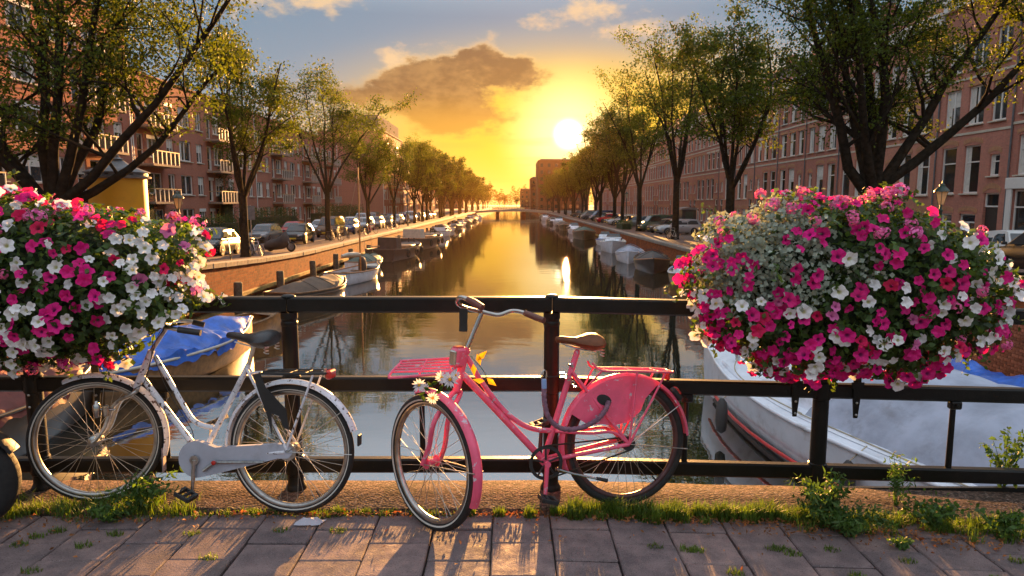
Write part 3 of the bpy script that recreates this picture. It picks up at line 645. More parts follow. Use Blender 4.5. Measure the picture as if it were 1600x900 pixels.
for o_ in (-1, 1): T([SH+wn*o_*.09, SH+wn*o_*.05+V((-.05, -.03, -.04)), B(236, 560, .03), B(226, 596, .03), HB+wn*o_*.03], .0022, 'brake_cable', 'black_plastic', k=6, n_=5)
T([B(240, 556, .02), B(262, 610, .018), B(300, 672, .018), BB+B.n*.02+B.up*.02, Cr+B.n*.03+B.fwd*.05], .0020, 'brake_cable', 'black_plastic', k=6, n_=5)
# ------------------------------------------------------------------ pink bicycle
pb = empty('bicycle', (0.1, 3.45, 0)); tag(pb, 'pink step-through bicycle with flower garland, front rack and brown saddle', 'bicycle')
P = BikePlane((0.632, 3.545, 0.014), (-0.425, 3.30, 0.0), R(6)); RW2 = 0.352
Cr = P.P0 + P.up*RW2; bike_wheel(pb, Cr, P.n, RW2, 0.023, hubmat='black_plastic', seed=.2, band=False, rimmat=pm('dark_rim', (.10, .05, .05), .35, metal=.7, var=.3))
fphi = R(-46); wd = V((-math.cos(fphi), -math.sin(fphi), 0)); wn = V((math.sin(fphi), -math.cos(fphi), 0)); wup = (V((0, 0, 1))*math.cos(R(3))-wn*math.sin(R(3))).normalized(); wn = (wn*math.cos(R(3))+V((0, 0, 1))*math.sin(R(3))).normalized()
Cf = V((-0.428, 3.305, 0.0)) + wup*RW2; bike_wheel(pb, Cf, wn, RW2, 0.024, hubmat='pink_enamel', seed=.15, band=True)
BB = P(849, 719); ST = P(892, 580); HT = P(727, 549); HB = P(713, 611)
def T(pts, r, name, mat, root=pb, k=0, n_=12):
    return MB().tube(curve(pts, k) if k else pts, r, n_).build(name, mat, root, smooth=50)
T([P(728.5, 543), HB], 0.0205, 'head_tube', 'pink_enamel')
T([P(727.5, 546), P(726.5, 551)], 0.0255, 'headset', 'pink_enamel')
T([P(720, 582), BB], 0.0185, 'down_tube', 'pink_enamel')
T([P(729, 557), P(752, 596), P(784, 638), P(812, 661), P(838, 671), P(866, 673)], 0.0140, 'top_tube', 'pink_enamel', k=6)
for o in (-1, 1):
    T([P(866, 673)+P.n*o*.016, P(915, 674)+P.n*o*.045, P(952, 672)+P.n*o*.055, Cr+P.n*o*.060], 0.0085, 'lateral_stay', 'pink_enamel', k=5)
    T([BB+P.n*o*.024, Cr+P.n*o*.060], 0.0115, 'chain_stay', 'pink_enamel')
    T([ST+P.n*o*.018, Cr+P.n*o*.060], 0.0100, 'seat_stay', 'pink_enamel')
    T([HB, HB-(HT-HB).normalized()*0.02+wn*o*.032, Cf+wup*.24-wd*.075+wn*o*.045, Cf+wup*.10-wd*.045+wn*o*.052, Cf+wup*.02-wd*.01+wn*o*.056, Cf+wn*o*.056], 0.0130, 'fork_leg', 'pink_enamel', k=6)
T([BB, P(902, 549)], 0.0165, 'seat_tube', 'pink_enamel')
T([P(898, 562), P(903, 546)], 0.0128, 'seat_post', 'pink_enamel'); T([ST-P.n*.03+P.up*.03, ST+P.n*.03+P.up*.03], .007, 'seat_bolt', 'steel')
T([BB+P.n*.04, BB-P.n*.04], 0.025, 'bottom_bracket', 'pink_enamel')
saddle(pb, P(909, 546), (P.fwd+V((0, 0, .10))).normalized(), V((0, 0, 1)), 'brown_leather', 0.265)
fender('rear_mudguard', pb, Cr, P.n, RW2+0.024, 0.030, R(-88), R(112), 'pink_enamel', P.up)
fender('front_mudguard', pb, Cf, wn, RW2+0.024, 0.027, R(-110), R(20), 'pink_enamel', wup)
# coat guard: a quarter disc of pink sheet on the near and far side
for o in (-1, 1):
    gp = [Cr + P.up*(RW2+.018)*math.cos(t)-P.fwd*(RW2+.018)*math.sin(t) for t in [R(a) for a in range(-60, 33, 7)]] + [P(1004, 620), P(996, 640), P(978, 657), P(955, 662), P(936, 660), P(916, 662)]
    MB().plate([q+P.n*o*.040 for q in gp], P.n, 0.004).build('coat_guard', 'pink_enamel', pb)
hole = P(944, 625, .043); MB().plate([hole+P.up*(.030*math.sin(t)+.010*math.cos(t))+P.fwd*.042*math.cos(t) for t in [R(a) for a in range(0, 360, 24)]], P.n, .002).build('guard_slot', 'black_plastic', pb)
# stem, handlebar, grips, brake pad strap
SH = P(753, 488); T([P(729, 545), SH], 0.0120, 'stem', 'chrome')
SH = SH + V((0, 0, .004))
q1 = lambda px, py, Y: at_y(px, py, Y)
y0 = SH.y
hl = [SH, q1(738, 484, y0-.05), q1(722, 479, y0-.11), q1(714, 472, y0-.15), q1(718, 465, y0-.18), q1(730, 467, y0-.22), q1(752, 480, y0-.28)]
hr = [SH, q1(765, 490, y0+.01), q1(780, 492, y0+.02), q1(800, 486, y0+.02), q1(820, 489, y0-.04), q1(848, 500, y0-.12)]
bar_ = MB().tube(curve(hl, 6), 0.011, 10).tube(curve(hr, 6), 0.011, 10).build('handlebar', 'chrome', pb, smooth=50)
T([q1(731, 467.5, y0-.222), q1(740, 472, y0-.25), q1(754, 481, y0-.285)], [0.015, 0.0175, 0.017], 'grip', 'brown_grip', bar_, k=0)
T([q1(820, 489, y0-.04), q1(835, 495, y0-.08), q1(850, 501, y0-.125)], [0.015, 0.0170, 0.016], 'grip', 'brown_grip', bar_)
MB().obox(q1(724, 500, y0-.13), V((1, 0, 0)), V((0, 1, 0)), V((0.02, 0, 1)).normalized(), .021, .004, .060, .002).build('hanging_strap', 'black_plastic', bar_)
# rear carrier
c0, c1_ = P(922, 576), P(1040, 579); cw = .070; dx_ = c1_-c0
ca = MB().tube(curve([c0+P.n*cw*.5+P.up*.035, c0+P.n*cw+dx_*.10, c0+dx_*.5+P.n*cw, c1_+P.n*cw, c1_+dx_*.03, c1_-P.n*cw, c0+dx_*.5-P.n*cw, c0-P.n*cw+dx_*.10, c0-P.n*cw*.5+P.up*.035], 5), .0060, 8)
for o in (-.33, .33): ca.tube([c0+P.n*cw*o+dx_*.15, c1_+P.n*cw*o], .0045, 6)
for t in (.18, .5, .85): ca.tube([c0+dx_*t+P.n*cw, c0+dx_*t-P.n*cw], .0045, 6)
carr = ca.build('carrier', 'pink_enamel', pb, smooth=50)
for o in (-1, 1):
    T([c0+dx_*.55+P.n*o*cw, Cr+P.n*o*.066+P.up*.01], .0060, 'carrier_stay', 'pink_enamel', carr); T([c0+dx_*.93+P.n*o*cw, Cr+P.n*o*.066], .0060, 'carrier_stay', 'pink_enamel', carr)
    T([c0+P.n*o*cw+dx_*.1, P(914, 605)+P.n*o*.02], .0055, 'carrier_brace', 'pink_enamel', carr)
MB().obox(c1_+P.up*-.028-P.fwd*.004, P.n, P.fwd, P.up, .030, .010, .022, .005).build('tail_reflector', 'red_lens', carr)
# tail lamp on the mudguard
ta = R(52); tp = Cr+P.up*(RW2+.045)*math.cos(ta)-P.fwd*(RW2+.045)*math.sin(ta); te = (P.up*math.cos(ta)-P.fwd*math.sin(ta)).normalized(); tt = te.cross(P.n).normalized()
tlm = MB().obox(tp, P.n, te, tt, .022, .020, .042, .010).build('tail_lamp', 'black_plastic', pb, smooth=30); MB().obox(tp+te*.014-tt*.01, P.n, te, tt, .019, .012, .028, .007).build('lens', 'red_lens', tlm, smooth=30)
# crank, chain wheel, chain, pedals, stand
cw_ = MB().ring(BB+P.n*.052, P.n, [(.092, -.0015), (.092, .0015), (.074, .0015), (.074, -.0015)], 36)
for t in range(5): a_ = 2*math.pi*t/5; e = P.up*math.cos(a_)+P.fwd*math.sin(a_); cw_.tube([BB+P.n*.052+e*.015, BB+P.n*.052+e*.08], .006, 6)
cw_.build('chain_wheel', 'black_plastic', pb, smooth=40)
ch = MB(); hub_r = .038
ch.tube([BB+P.n*.052+P.up*.09, Cr+P.n*.052+P.up*hub_r], .0048, 6); ch.tube([BB+P.n*.052-P.up*.09, Cr+P.n*.052-P.up*hub_r], .0048, 6); ch.build('chain', pm('oily_chain', (.05, .035, .025), .5, metal=.6, bump=.9, bscale=120), pb, smooth=50)
T([Cr+P.n*.046, Cr+P.n*.058], .038, 'rear_sprocket', 'black_plastic', n_=24)
cd = (P(852, 782, .085)-(BB+P.n*.085)).normalized()
for o, dr in ((1, cd), (-1, -cd)):
    e = BB+P.n*o*.080+dr*.168; T([BB+P.n*o*.074, e], [.013, .010], 'crank_arm', 'pink_enamel' if o > 0 else 'black_plastic'); pedal(pb, e, P.n*o, (P.fwd+P.up*.3*o))
T([BB+P.n*.078, BB+P.n*.092], .016, 'crank_boss', 'pink_enamel')
sd = MB().tube([P(872, 733, .06), P(895, 740, .065), P(932, 748, .07)], [.0085, .007, .006], 8).build('kickstand', 'chrome', pb, smooth=45); MB().tube([P(932, 747.5, .07), P(949, 751, .072)], [.009, .011], 8).build('stand_foot', 'black_plastic', sd, smooth=40)
MB().lathe([(.010, 0), (.012, .006), (.012, .02), (.006, .03)], 12, P(870, 732, .05), P.n).build('stand_pivot', 'chrome', sd, smooth=45)
for ang in (R(60), R(100)): T([Cr+P.n*.062, Cr+P.up*(RW2+.018)*math.cos(ang)-P.fwd*(RW2+.018)*math.sin(ang)+P.n*.025], .0030, 'mudguard_stay', 'steel')
for o in (-1, 1): T([Cf+wn*o*.058, Cf-wd*(RW2+.02)*.99+wup*.05+wn*o*.028], .0030, 'mudguard_stay', 'steel')
# front rack and lamp box
k0 = lambda px, py, Y: at_y(px, py, Y)
yr0 = HT.y-.02
ra = MB(); A = [k0(697, 566, yr0+.03), k0(697, 582, yr0-.10), k0(632, 588, yr0-.02), k0(609, 588, yr0-.0), k0(612, 582, yr0+.03), k0(630, 565, yr0+.18), k0(640, 563, yr0+.18)]
fr = [k0(703, 560, yr0+.07), k0(632, 564, yr0+.17), k0(627, 566, yr0+.17), k0(609, 585, yr0+.02), k0(610, 589, yr0+.0), k0(616, 590, yr0-.02), k0(704, 583, yr0-.09)]
ra.tube(curve(fr, 5), .0070, 8)
for t in (.22, .42, .62, .82):
    a_ = fr[1]*(1-t)+fr[3]*t; b_ = fr[0]*(1-t)+fr[6]*t; ra.tube([a_, b_], .0058, 7)
ra.tube([fr[0], fr[6]], .006, 7); ra.tube([(fr[1]+fr[0])/2, (fr[3]+fr[6])/2], .005, 7)
rack = ra.build('front_rack', 'pink_enamel', pb, smooth=50)
for q in (fr[0], fr[6]): T([q, HT-(HT-HB)*.2], .006, 'rack_brace', 'pink_enamel', rack)
lb = k0(715, 558, yr0-.03); e1 = V((.75, -.55, .05)).normalized(); e3 = V((.10, .05, 1)).normalized(); e2 = e3.cross(e1).normalized(); e1 = e2.cross(e3).normalized()
lam = MB().obox(lb, e1, e2, e3, .030, .040, .052, .014).build('head_lamp', 'pink_enamel', pb, smooth=30)
MB().obox(lb-e2*.036, e1, e2, e3, .022, .010, .040, .008).build('lens', 'chrome', lam, smooth=30); MB().obox(lb+e3*.048, e1, e2, e3, .018, .028, .010, .004).build('lamp_cap', 'red_lens', lam, smooth=30)
# artificial daisies and leaves wound round the fork and head tube
def daisy(root, C_, N_, r_, np_=14):
    N_ = N_.normalized(); a = N_.orthogonal().normalized(); b = N_.cross(a); m = MB(); g = random.Random(int(C_.x*9999))
    for i in range(np_):
        t = 2*math.pi*i/np_+g.uniform(-.1, .1); e = a*math.cos(t)+b*math.sin(t); s = N_.cross(e); L = r_*g.uniform(.85, 1.1); dp = N_*g.uniform(-.25, .25)*r_
        m.add([C_+e*r_*.15, C_+e*L*.6+s*r_*.13+dp*.4, C_+e*L+dp, C_+e*L*.6-s*r_*.13+dp*.4], [(0, 1, 2, 3)])
    f_ = m.build('daisy', 'petal_white', root, fix=False); MB().lathe([(r_*.2, 0), (r_*.17, r_*.08), (r_*.06, r_*.12)], 8, C_+N_*r_*.02, N_).build('daisy_centre', 'petal_yellow', f_, smooth=50); return f_
for px, py, r_, nx in ((655, 602, .038, -.3), (690, 590, .036, -.1), (703, 593, .046, .5), (676, 622, .034, .1), (663, 606, .030, .2), (712, 586, .028, .3)):
    daisy(pb, k0(px, py, 3.14 if px < 700 else 3.10), V((nx, -1, .35)), r_)
def leafy(root, name, pts, mat, L):
    m = MB(); g = random.Random(5)
    for px, py, Y, ang in pts:
        c = k0(px, py, Y); e = V((math.cos(ang), g.uniform(-.3, .3), math.sin(ang))).normalized(); s = V((-math.sin(ang), g.uniform(-.4, .4), math.cos(ang))).normalized(); nn = e.cross(s)*.008
        m.add([c-e*L/2, c-e*L*.1+s*L*.24+nn, c+e*L/2, c-e*L*.1-s*L*.24+nn, c-nn], [(0, 1, 4), (1, 2, 4), (2, 3, 4), (3, 0, 4)])
    return m.build(name, mat, root, fix=False)
for q in ((748, 562, 3.22, -1.3), (754, 555, 3.24, .8), (740, 578, 3.2, -1.5), (748, 594, 3.2, 3.0), (768, 597, 3.2, -.7)): leafy(pb, 'yellow_leaf', [q], 'petal_yellow', .062)
for q in ((660, 615, 3.12, .5), (668, 608, 3.1, -.4), (661, 622, 3.1, -1.2), (686, 612, 3.1, .3), (690, 605, 3.12, 1.0), (672, 600, 3.1, 2.4), (700, 606, 3.1, -.9), (680, 598, 3.13, .2)): leafy(pb, 'green_leaf', [q], 'leaf_dark', .040)
T([k0(735, 556, 3.2), k0(752, 575, 3.21), k0(760, 590, 3.22), k0(750, 600, 3.2)], .0016, 'garland_stem', 'leaf_dark', k=5, n_=6)
# chain lock in a sleeve with its padlock
lk = [P(850, 608, .05), P(851, 630, .07), P(857, 652, .08), P(872, 667, .085), P(892, 671, .085), P(915, 666, .085), P(935, 654, .08), P(946, 640, .07), P(951, 628, .045)]
cu = curve(lk, 7); MB().tube(cu, [(.0135+.0022*math.sin(i*2.6)) for i in range(len(cu))], 12).build('chain_lock', 'lock_sleeve', pb, smooth=70)
lck = MB().obox(P(850, 600, .05), P.fwd, P.n, P.up, .013, .010, .027, .004).build('padlock', 'padlock_blue', pb, smooth=30)
MB().tube([P(846, 592, .05), P(847, 581, .05), P(851, 578, .05), P(854, 581, .05), P(853, 592, .05)], .0045, 8).build('shackle', 'chrome', lck, smooth=50)
lc = MB()
for i, (px, py) in enumerate(((878, 583), (884, 588), (889, 594), (895, 598), (900, 604))):
    c = P(px, py, .03); lc.ring(c, (P.n if i % 2 else P.up), [(.013, -.003), (.013, .003), (.008, .003), (.008, -.003)], 12)
lc.build('chain_link', 'steel', pb, smooth=50)
# ================================================================== hanging planters full of petunias
def petal_mat(name, col, throat, tr=0.35, rand=0.22):
    mt = bpy.data.materials.new(name); _M[name] = mt; mt.use_nodes = True; t = mt.node_tree; q = NT(t); bs = t.nodes['Principled BSDF']
    co = q.node('ShaderNodeTexCoord').outputs['Object']; x, y, z = q.sep(co); r_ = q.m('SQRT', q.m('ADD', q.m('POWER', x, 2.0), q.m('POWER', y, 2.0)))
    rv = q.node('ShaderNodeObjectInfo').outputs['Random']
    ang = q.m('ARCTAN2', y, x); vein = q.m('ABSOLUTE', q.m('SINE', q.m('MULTIPLY', ang, 2.5)))
    c = q.mix(1.0, col, q.comb(q.lin(rv, 0, 1, 1-rand, 1+rand*.6), q.lin(rv, 0, 1, 1-rand, 1+rand*.6), q.lin(rv, 0, 1, 1-rand*1.6, 1+rand)), 'MULTIPLY')
    c = q.mix(q.m('MULTIPLY', q.smooth(vein, 0.25, 0.0), 0.35), c, throat)
    c = q.mix(q.smooth(r_, 0.42, 0.10), c, throat)
    q.put(bs.inputs['Base Color'], c); bs.inputs['Roughness'].default_value = 0.55; bs.inputs['Specular IOR Level'].default_value = 0.25
    tl = q.node('ShaderNodeBsdfTranslucent'); q.put(tl.inputs[0], c); mx = q.node('ShaderNodeMixShader'); mx.inputs[0].default_value = tr
    t.links.new(bs.outputs[0], mx.inputs[1]); t.links.new(tl.outputs[0], mx.inputs[2]); t.links.new(mx.outputs[0], t.nodes['Material Output'].inputs[0]); return mt
PET = {'white': petal_mat('petunia_white', (0.88, 0.87, 0.88), (0.50, 0.48, 0.20), .20, .06), 'magenta': petal_mat('petunia_magenta', (0.78, 0.014, 0.24), (0.16, 0.0, 0.08), .20),
       'crimson': petal_mat('petunia_crimson', (0.70, 0.010, 0.095), (0.14, 0.0, 0.02), .2), 'pink': petal_mat('petunia_pink', (0.80, 0.20, 0.47), (0.40, 0.04, 0.22)), 'purple': petal_mat('petunia_purple', (0.10, 0.02, 0.20), (0.03, 0.0, 0.06)),
       'geranium': petal_mat('geranium_pink', (0.88, 0.22, 0.50), (0.6, 0.05, 0.25), .15), 'scarlet': petal_mat('geranium_red', (0.72, 0.02, 0.05), (0.4, 0.0, 0.02))}
pm('petunia_leaf', (0.060, 0.110, 0.022), 0.5, var=0.25, vscale=20, isl=0.55, trans=((1.7, 1.5, 0.35), 0.40))
pm('silver_leaf', (0.31, 0.36, 0.29), 0.7, var=0.15, vscale=20, isl=0.3, trans=((1.2, 1.1, 0.7), 0.22))
pm('dark_core', (0.018, 0.032, 0.010), 0.9, var=0.4, vscale=14, bump=1.0, bscale=30)
pm('planter_plastic', (0.012, 0.014, 0.012), 0.6)
def petunia_mesh(seed, nlobe=5):
    g = random.Random(seed); m = MB(); k = 15; vs_ = [(0, 0, -0.62)]
    for i in range(k):
        a = 2*math.pi*i/k; vs_.append((0.34*math.cos(a), 0.34*math.sin(a), -0.12+(.05 if i % 3 == 0 else -.03)))
    for i in range(k):
        a = 2*math.pi*i/k; lobe = (0.80, 1.03, 1.03)[i % 3]*g.uniform(.93, 1.05); vs_.append((lobe*math.cos(a), lobe*math.sin(a), g.uniform(-.16, .18)+(0.14 if i % 3 == 0 else -0.06)))
    fs = [(0, 1+i, 1+(i+1) % k) for i in range(k)] + [(1+i, 1+k+i, 1+k+(i+1) % k, 1+(i+1) % k) for i in range(k)]
    m.add(vs_, fs); me = bpy.data.meshes.new('petunia'); me.from_pydata(m.v, [], m.f); me.shade_smooth(); return me
def geranium_mesh(seed):
    g = random.Random(seed); m = MB()
    for i in range(34):
        z = g.uniform(-.25, 1); a = g.uniform(0, 6.283); r_ = math.sqrt(max(0, 1-z*z)); n_ = V((r_*math.cos(a), r_*math.sin(a), z)); c = n_*g.uniform(.7, 1.0)
        t = n_.orthogonal().normalized(); b = n_.cross(t); w_ = g.uniform(.24, .36); r2 = g.uniform(0, 6.28); e = t*math.cos(r2)+b*math.sin(r2); s = n_.cross(e)
        m.add([c-e*w_, c+s*w_*.75+n_*.08, c+e*w_, c-s*w_*.75+n_*.08], [(0, 1, 2, 3)])
    me = bpy.data.meshes.new('geranium'); me.from_pydata(m.v, [], m.f); return me
petm = {}
for c in PET:
    petm[c] = []
    for s in range(4):
        me = geranium_mesh(s) if c in ('geranium', 'scarlet') else petunia_mesh(s); me.materials.append(PET[c]); petm[c].append(me)
def planter(name, label, C, half, seed, pick, nfl, silver=None, expo=2.5, lim=None):
    g = np.random.default_rng(seed); gr = random.Random(seed)
    root = empty(name, (C[0], YR-0.12, C[2]-half[2])); tag(root, label, 'flower planter')
    C = np.array(C); H = np.array(half)
    def shell(k, lo, hi):
        v = g.normal(size=(k, 3)); v /= np.linalg.norm(v, axis=1)[:, None]
        s = (np.abs(v)**expo).sum(1)**(-1/expo); p = v*s[:, None]
        lump = 1+0.09*np.sin(p[:, 0]*9+seed)*np.sin(p[:, 2]*7+1)+0.06*np.sin(p[:, 0]*21+p[:, 1]*13)*np.cos(p[:, 2]*17)
        nrm = np.sign(v)*np.abs(p)**(expo-1)/H; nrm /= np.linalg.norm(nrm, axis=1)[:, None]
        return p*(g.uniform(lo, hi, k)*lump)[:, None], nrm
    # trough with brackets
    tx = H[0]*0.42
    tr = MB(); tr.loft([[(C[0]-tx*s, y0, z) , (C[0]+tx*s, y0, z), (C[0]+tx*s, y1, z), (C[0]-tx*s, y1, z)] for s, y0, y1, z in ((.96, YR-.22, YR-.06, .86), (1, YR-.25, YR-.045, 1.04))]); tr.build('trough', 'planter_plastic', root)
    for q in (-.30, .0, .30) if False else (-.22, .22):
        bx_ = C[0]+H[0]*q; z = zb(bx_); b = MB()
        b.plate([(bx_-.022, YR-.036, z+.95), (bx_+.022, YR-.036, z+.95), (bx_+.020, YR-.036, z+.60), (bx_+.011, YR-.036, z+.50), (bx_-.011, YR-.036, z+.50), (bx_-.020, YR-.036, z+.60)], (0, 1, 0), .009)
        b.box(bx_-.035, bx_+.035, YR-.046, YR-.040, z+.675, z+.71); br = b.build('bracket', 'rail_paint', root)
        for zz in (.52, .59): MB().lathe([(.007, 0), (.007, .006), (.003, .008)], 8, (bx_, YR-.041, z+zz), (0, -1, 0)).build('bolt', 'steel', br)
    core, _ = shell(1, 1, 1)
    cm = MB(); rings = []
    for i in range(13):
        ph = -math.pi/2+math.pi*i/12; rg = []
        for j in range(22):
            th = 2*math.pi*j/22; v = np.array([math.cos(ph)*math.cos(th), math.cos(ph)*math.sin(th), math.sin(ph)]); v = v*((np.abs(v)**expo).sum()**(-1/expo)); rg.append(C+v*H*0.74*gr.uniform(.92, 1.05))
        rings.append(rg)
    cm.loft(rings); cm.build('dark_core', 'dark_core', root, smooth=80)  # added dark core hidden in the leaves, blocks the view through them
    p, nr = shell(15000, 0.74, 1.02); keep = np.ones(len(p), bool)
    if lim is not None: keep = np.array([lim(*q) for q in p])
    p, nr = p[keep], nr[keep]; sl = np.zeros(len(p), bool)
    if silver: sl = np.array([silver(q, gr) for q in p])
    W = C+p*H
    leaf_cloud('foliage', 'petunia_leaf', W[~sl], g.uniform(.030, .056, (~sl).sum()), seed, root, .62, nr[~sl]+np.array([0, 0, .35]), .7)
    if silver:
        q = W[sl]; leaf_cloud('silver_foliage', 'silver_leaf', np.concatenate([q, q+g.normal(size=q.shape)*.02]), g.uniform(.020, .036, 2*len(q)), seed+1, root, .85, np.concatenate([nr[sl]]*2), .8)
        # trailing silver sprays that stand out of the mass
    # trailing sprigs that leave the mass
    SP = []; sn = MB()
    for _ in range(70):
        q, nn = shell(1, .95, 1.0); q, nn = q[0], nn[0]
        if nn[1] > .4 or (lim is not None and not lim(*q)): continue
        p0 = V(C+q*H); dd = (V(nn)+V((gr.gauss(0, .5), gr.gauss(0, .4), gr.gauss(0, .3)-.35))).normalized(); L_ = gr.uniform(.06, .17); pts_ = []
        for i in range(7): pts_.append(p0.copy()); p0 = p0+dd*(L_/6); dd = (dd+V((gr.gauss(0, .12), gr.gauss(0, .12), -.10))).normalized()
        sn.tube(pts_, .0016, 4, False); SP += [tuple(p_+V((gr.gauss(0, .012), gr.gauss(0, .012), gr.gauss(0, .012)))) for p_ in pts_[1:] for _i in range(2)]
    sn.build('trailing_stem', 'petunia_leaf', root, fix=False, kind='stuff'); leaf_cloud('trailing_leaf', 'petunia_leaf', SP, g.uniform(.022, .040, len(SP)), seed+3, root, .65)
    # blooms
    done = []; k = 0; tries = 0; extra = {}
    while k < nfl*1.75 and tries < 60000:
        tries += 1
        q, nn = shell(1, .97, 1.05); q = q[0]; nn = nn[0]
        if lim is not None and not lim(*q): continue
        if nn[1] > 0.30 and nn[2] < 0.75: continue
        if nn[1] > 0.0 and gr.random() < .6: continue
        col = pick(q, gr)
        if col is None: continue
        w_ = C+q*H; md = .036 if col in ('geranium', 'scarlet') else .034
        if any((w_[0]-a[0])**2+(w_[1]-a[1])**2+(w_[2]-a[2])**2 < md*md for a in done): continue
        done.append(w_); me = gr.choice(petm[col])
        d_ = V(nn)*0.9+V((0, -.65, .25))+V((gr.gauss(0, .45), gr.gauss(0, .3), gr.gauss(0, .45)))
        if k >= nfl:      # blooms past the first 298: one joined part for each colour
            mt_ = Matrix.Translation(V(w_)+V(nn)*.012) @ (d_.to_track_quat('Z', 'Y').to_matrix() @ Matrix.Rotation(gr.uniform(0, 6.28), 3, 'Z')).to_4x4() @ Matrix.Scale(gr.uniform(.024, .036), 4)
            extra.setdefault(col, MB()).add([mt_ @ v.co for v in me.vertices], [tuple(p_.vertices) for p_ in me.polygons]); k += 1; continue
        o = bpy.data.objects.new('geranium' if col in ('geranium', 'scarlet') else 'petunia', me); COL.objects.link(o)
        o.parent = root; o.matrix_parent_inverse = world_of(root).inverted()
        o.location = V(w_)+V(nn)*.012
        s = gr.uniform(.029, .041) if col not in ('geranium', 'scarlet') else gr.uniform(.030, .046)
        if gr.random() < .12: s *= .7
        o.scale = (s, s*gr.uniform(.82, 1.0), s); o.rotation_euler = (d_.to_track_quat('Z', 'Y').to_matrix() @ Matrix.Rotation(gr.uniform(0, 6.28), 3, 'Z')).to_euler(); k += 1
    for col, mb_ in extra.items(): mb_.build('small_blooms', 'bloom_'+col, root, smooth=60, kind='stuff', fix=False)
    return root
for c_, v_ in (('white', (.86, .85, .86)), ('magenta', (.74, .014, .22)), ('crimson', (.66, .01, .09)), ('pink', (.78, .2, .46)), ('purple', (.10, .02, .2)), ('geranium', (.85, .17, .38)), ('scarlet', (.70, .02, .05))): pm('bloom_'+c_, v_, .55, var=.12, vscale=60, isl=.2, trans=((1, 1, 1), .3), spec=.25)
def pickR(q, g):
    x, y, z = q; r_ = g.random()
    if z > .62: return ('geranium' if r_ < (.40 if x > -.2 else .12) else 'scarlet' if r_ < .43 and x > -.2 else 'magenta' if r_ < .60 and x > -.5 else 'white' if x > .5 else None)
    if x < -.35 and z > -.05: return ('magenta' if r_ < .32 else ('white' if r_ < .36 and x < -.8 else None))
    if x < -.82: return 'white' if r_ < .45 else ('magenta' if r_ < .9 else 'crimson')
    if x > .42 and z > -.55: return 'white' if r_ < .58 else ('magenta' if r_ < .92 else 'geranium')
    if z < -.62: return 'white' if r_ < .22 else ('crimson' if r_ < .36 else 'magenta')
    if abs(x) < .4 and z > -.1: return ('magenta' if r_ < .36 else 'crimson' if r_ < .40 else 'purple' if r_ < .45 else 'white' if r_ < .60 else None)
    return 'white' if r_ < .27 else ('crimson' if r_ < .34 else 'purple' if r_ < .36 else 'pink' if r_ < .44 else 'magenta')
def silverR(q, g):
    x, y, z = q; a = max(0, 1-((x+.64)/.46)**2-((z-.45)/.85)**2); b = max(0, 1-((x+.08)/.22)**2-((z-.28)/.22)**2); c = max(0, 1-((x-.45)/.10)**2-((z+.42)/.16)**2)
    return g.random() < min(.95, 2.0*a)+.7*b+.6*c
planter('flower_planter', 'railing planter with magenta, white petunias and silvery trailing leaves above the white boat', (1.785, 3.60, 1.235), (0.79, 0.39, 0.455), 5, pickR, 298, silverR, 2.9, lambda x, y, z: not (x > .30 and z > .08 and x**1.6+z**1.6 > 1.0))
def pickL(q, g):
    x, y, z = q; r_ = g.random()
    if z > .66: return 'geranium' if r_ < .35 else ('white' if r_ < .5 else 'crimson' if r_ < .62 else 'magenta' if r_ < .85 else None)
    if x > .72: return 'white' if r_ < .62 else ('crimson' if r_ < .72 else 'pink' if r_ < .8 else None)
    if x > .30 and z > .15: return 'crimson' if r_ < .20 else ('magenta' if r_ < .68 else 'white' if r_ < .86 else 'pink')
    if x > .30: return 'magenta' if r_ < .35 else ('white' if r_ < .62 else 'pink' if r_ < .70 else 'crimson' if r_ < .82 else None)
    return 'white' if r_ < .50 else ('magenta' if r_ < .86 else 'crimson' if r_ < .88 else 'geranium' if r_ < .92 else 'pink' if r_ < .95 else None)
planter('flower_planter', 'railing planter with white, crimson and magenta petunias above the white bicycle', (-2.55, 3.60, 1.255), (0.87, 0.39, 0.435), 9, pickL, 298, None, 2.6, lambda x, y, z: not (x > .55 and z < -.35 and (x-.55)*1.1+(-z-.35) > .42) and not (x > .3 and z > .75 and (x-.3)*.8+(z-.75) > .28))
# ================================================================== boats, mooring posts
pm('hull_white', (0.72, 0.75, 0.83), 0.35, var=0.08, vscale=2, coat=0.2, dirt=((0.30, 0.29, 0.27), 2.5, 0.5))
pm('hull_dark', (0.035, 0.032, 0.030), 0.4, var=0.3, vscale=2, coat=0.2)
pm('hull_green', (0.03, 0.055, 0.04), 0.4, var=0.2, coat=0.2)
pm('varnish', (0.36, 0.16, 0.045), 0.32, var=0.3, vscale=5, coat=0.5, bump=0.2, bscale=25)
pm('oiled_wood', (0.22, 0.115, 0.045), 0.5, var=0.35, vscale=6, bump=0.3, bscale=20)
pm('tarp_grey', (0.33, 0.36, 0.45), 0.65, var=0.22, vscale=1.6, bump=0.8, bscale=3.5, dirt=((0.14, 0.13, 0.13), 1.3, 0.6))
pm('tarp_black', (0.045, 0.042, 0.042), 0.6, var=0.3, vscale=2, bump=0.6, bscale=5)
pm('tarp_brown', (0.10, 0.065, 0.04), 0.65, var=0.3, vscale=2, bump=0.6, bscale=5)
pm('tarp_blue', (0.02, 0.115, 0.50), 0.38, var=0.3, vscale=3, bump=1.0, bscale=6, coat=0.15)
pm('tarp_green', (0.05, 0.10, 0.08), 0.6, var=0.3, vscale=2, bump=0.6, bscale=5)
pm('deck_cream', (0.55, 0.50, 0.42), 0.6, var=0.12, vscale=4)
pm('stripe_red', (0.60, 0.03, 0.03), 0.4, var=0.12)
pm('rope', (0.42, 0.36, 0.26), 0.9, var=0.2, bump=0.8, bscale=60)
pm('antifoul', (0.05, 0.035, 0.03), 0.7, var=0.3)
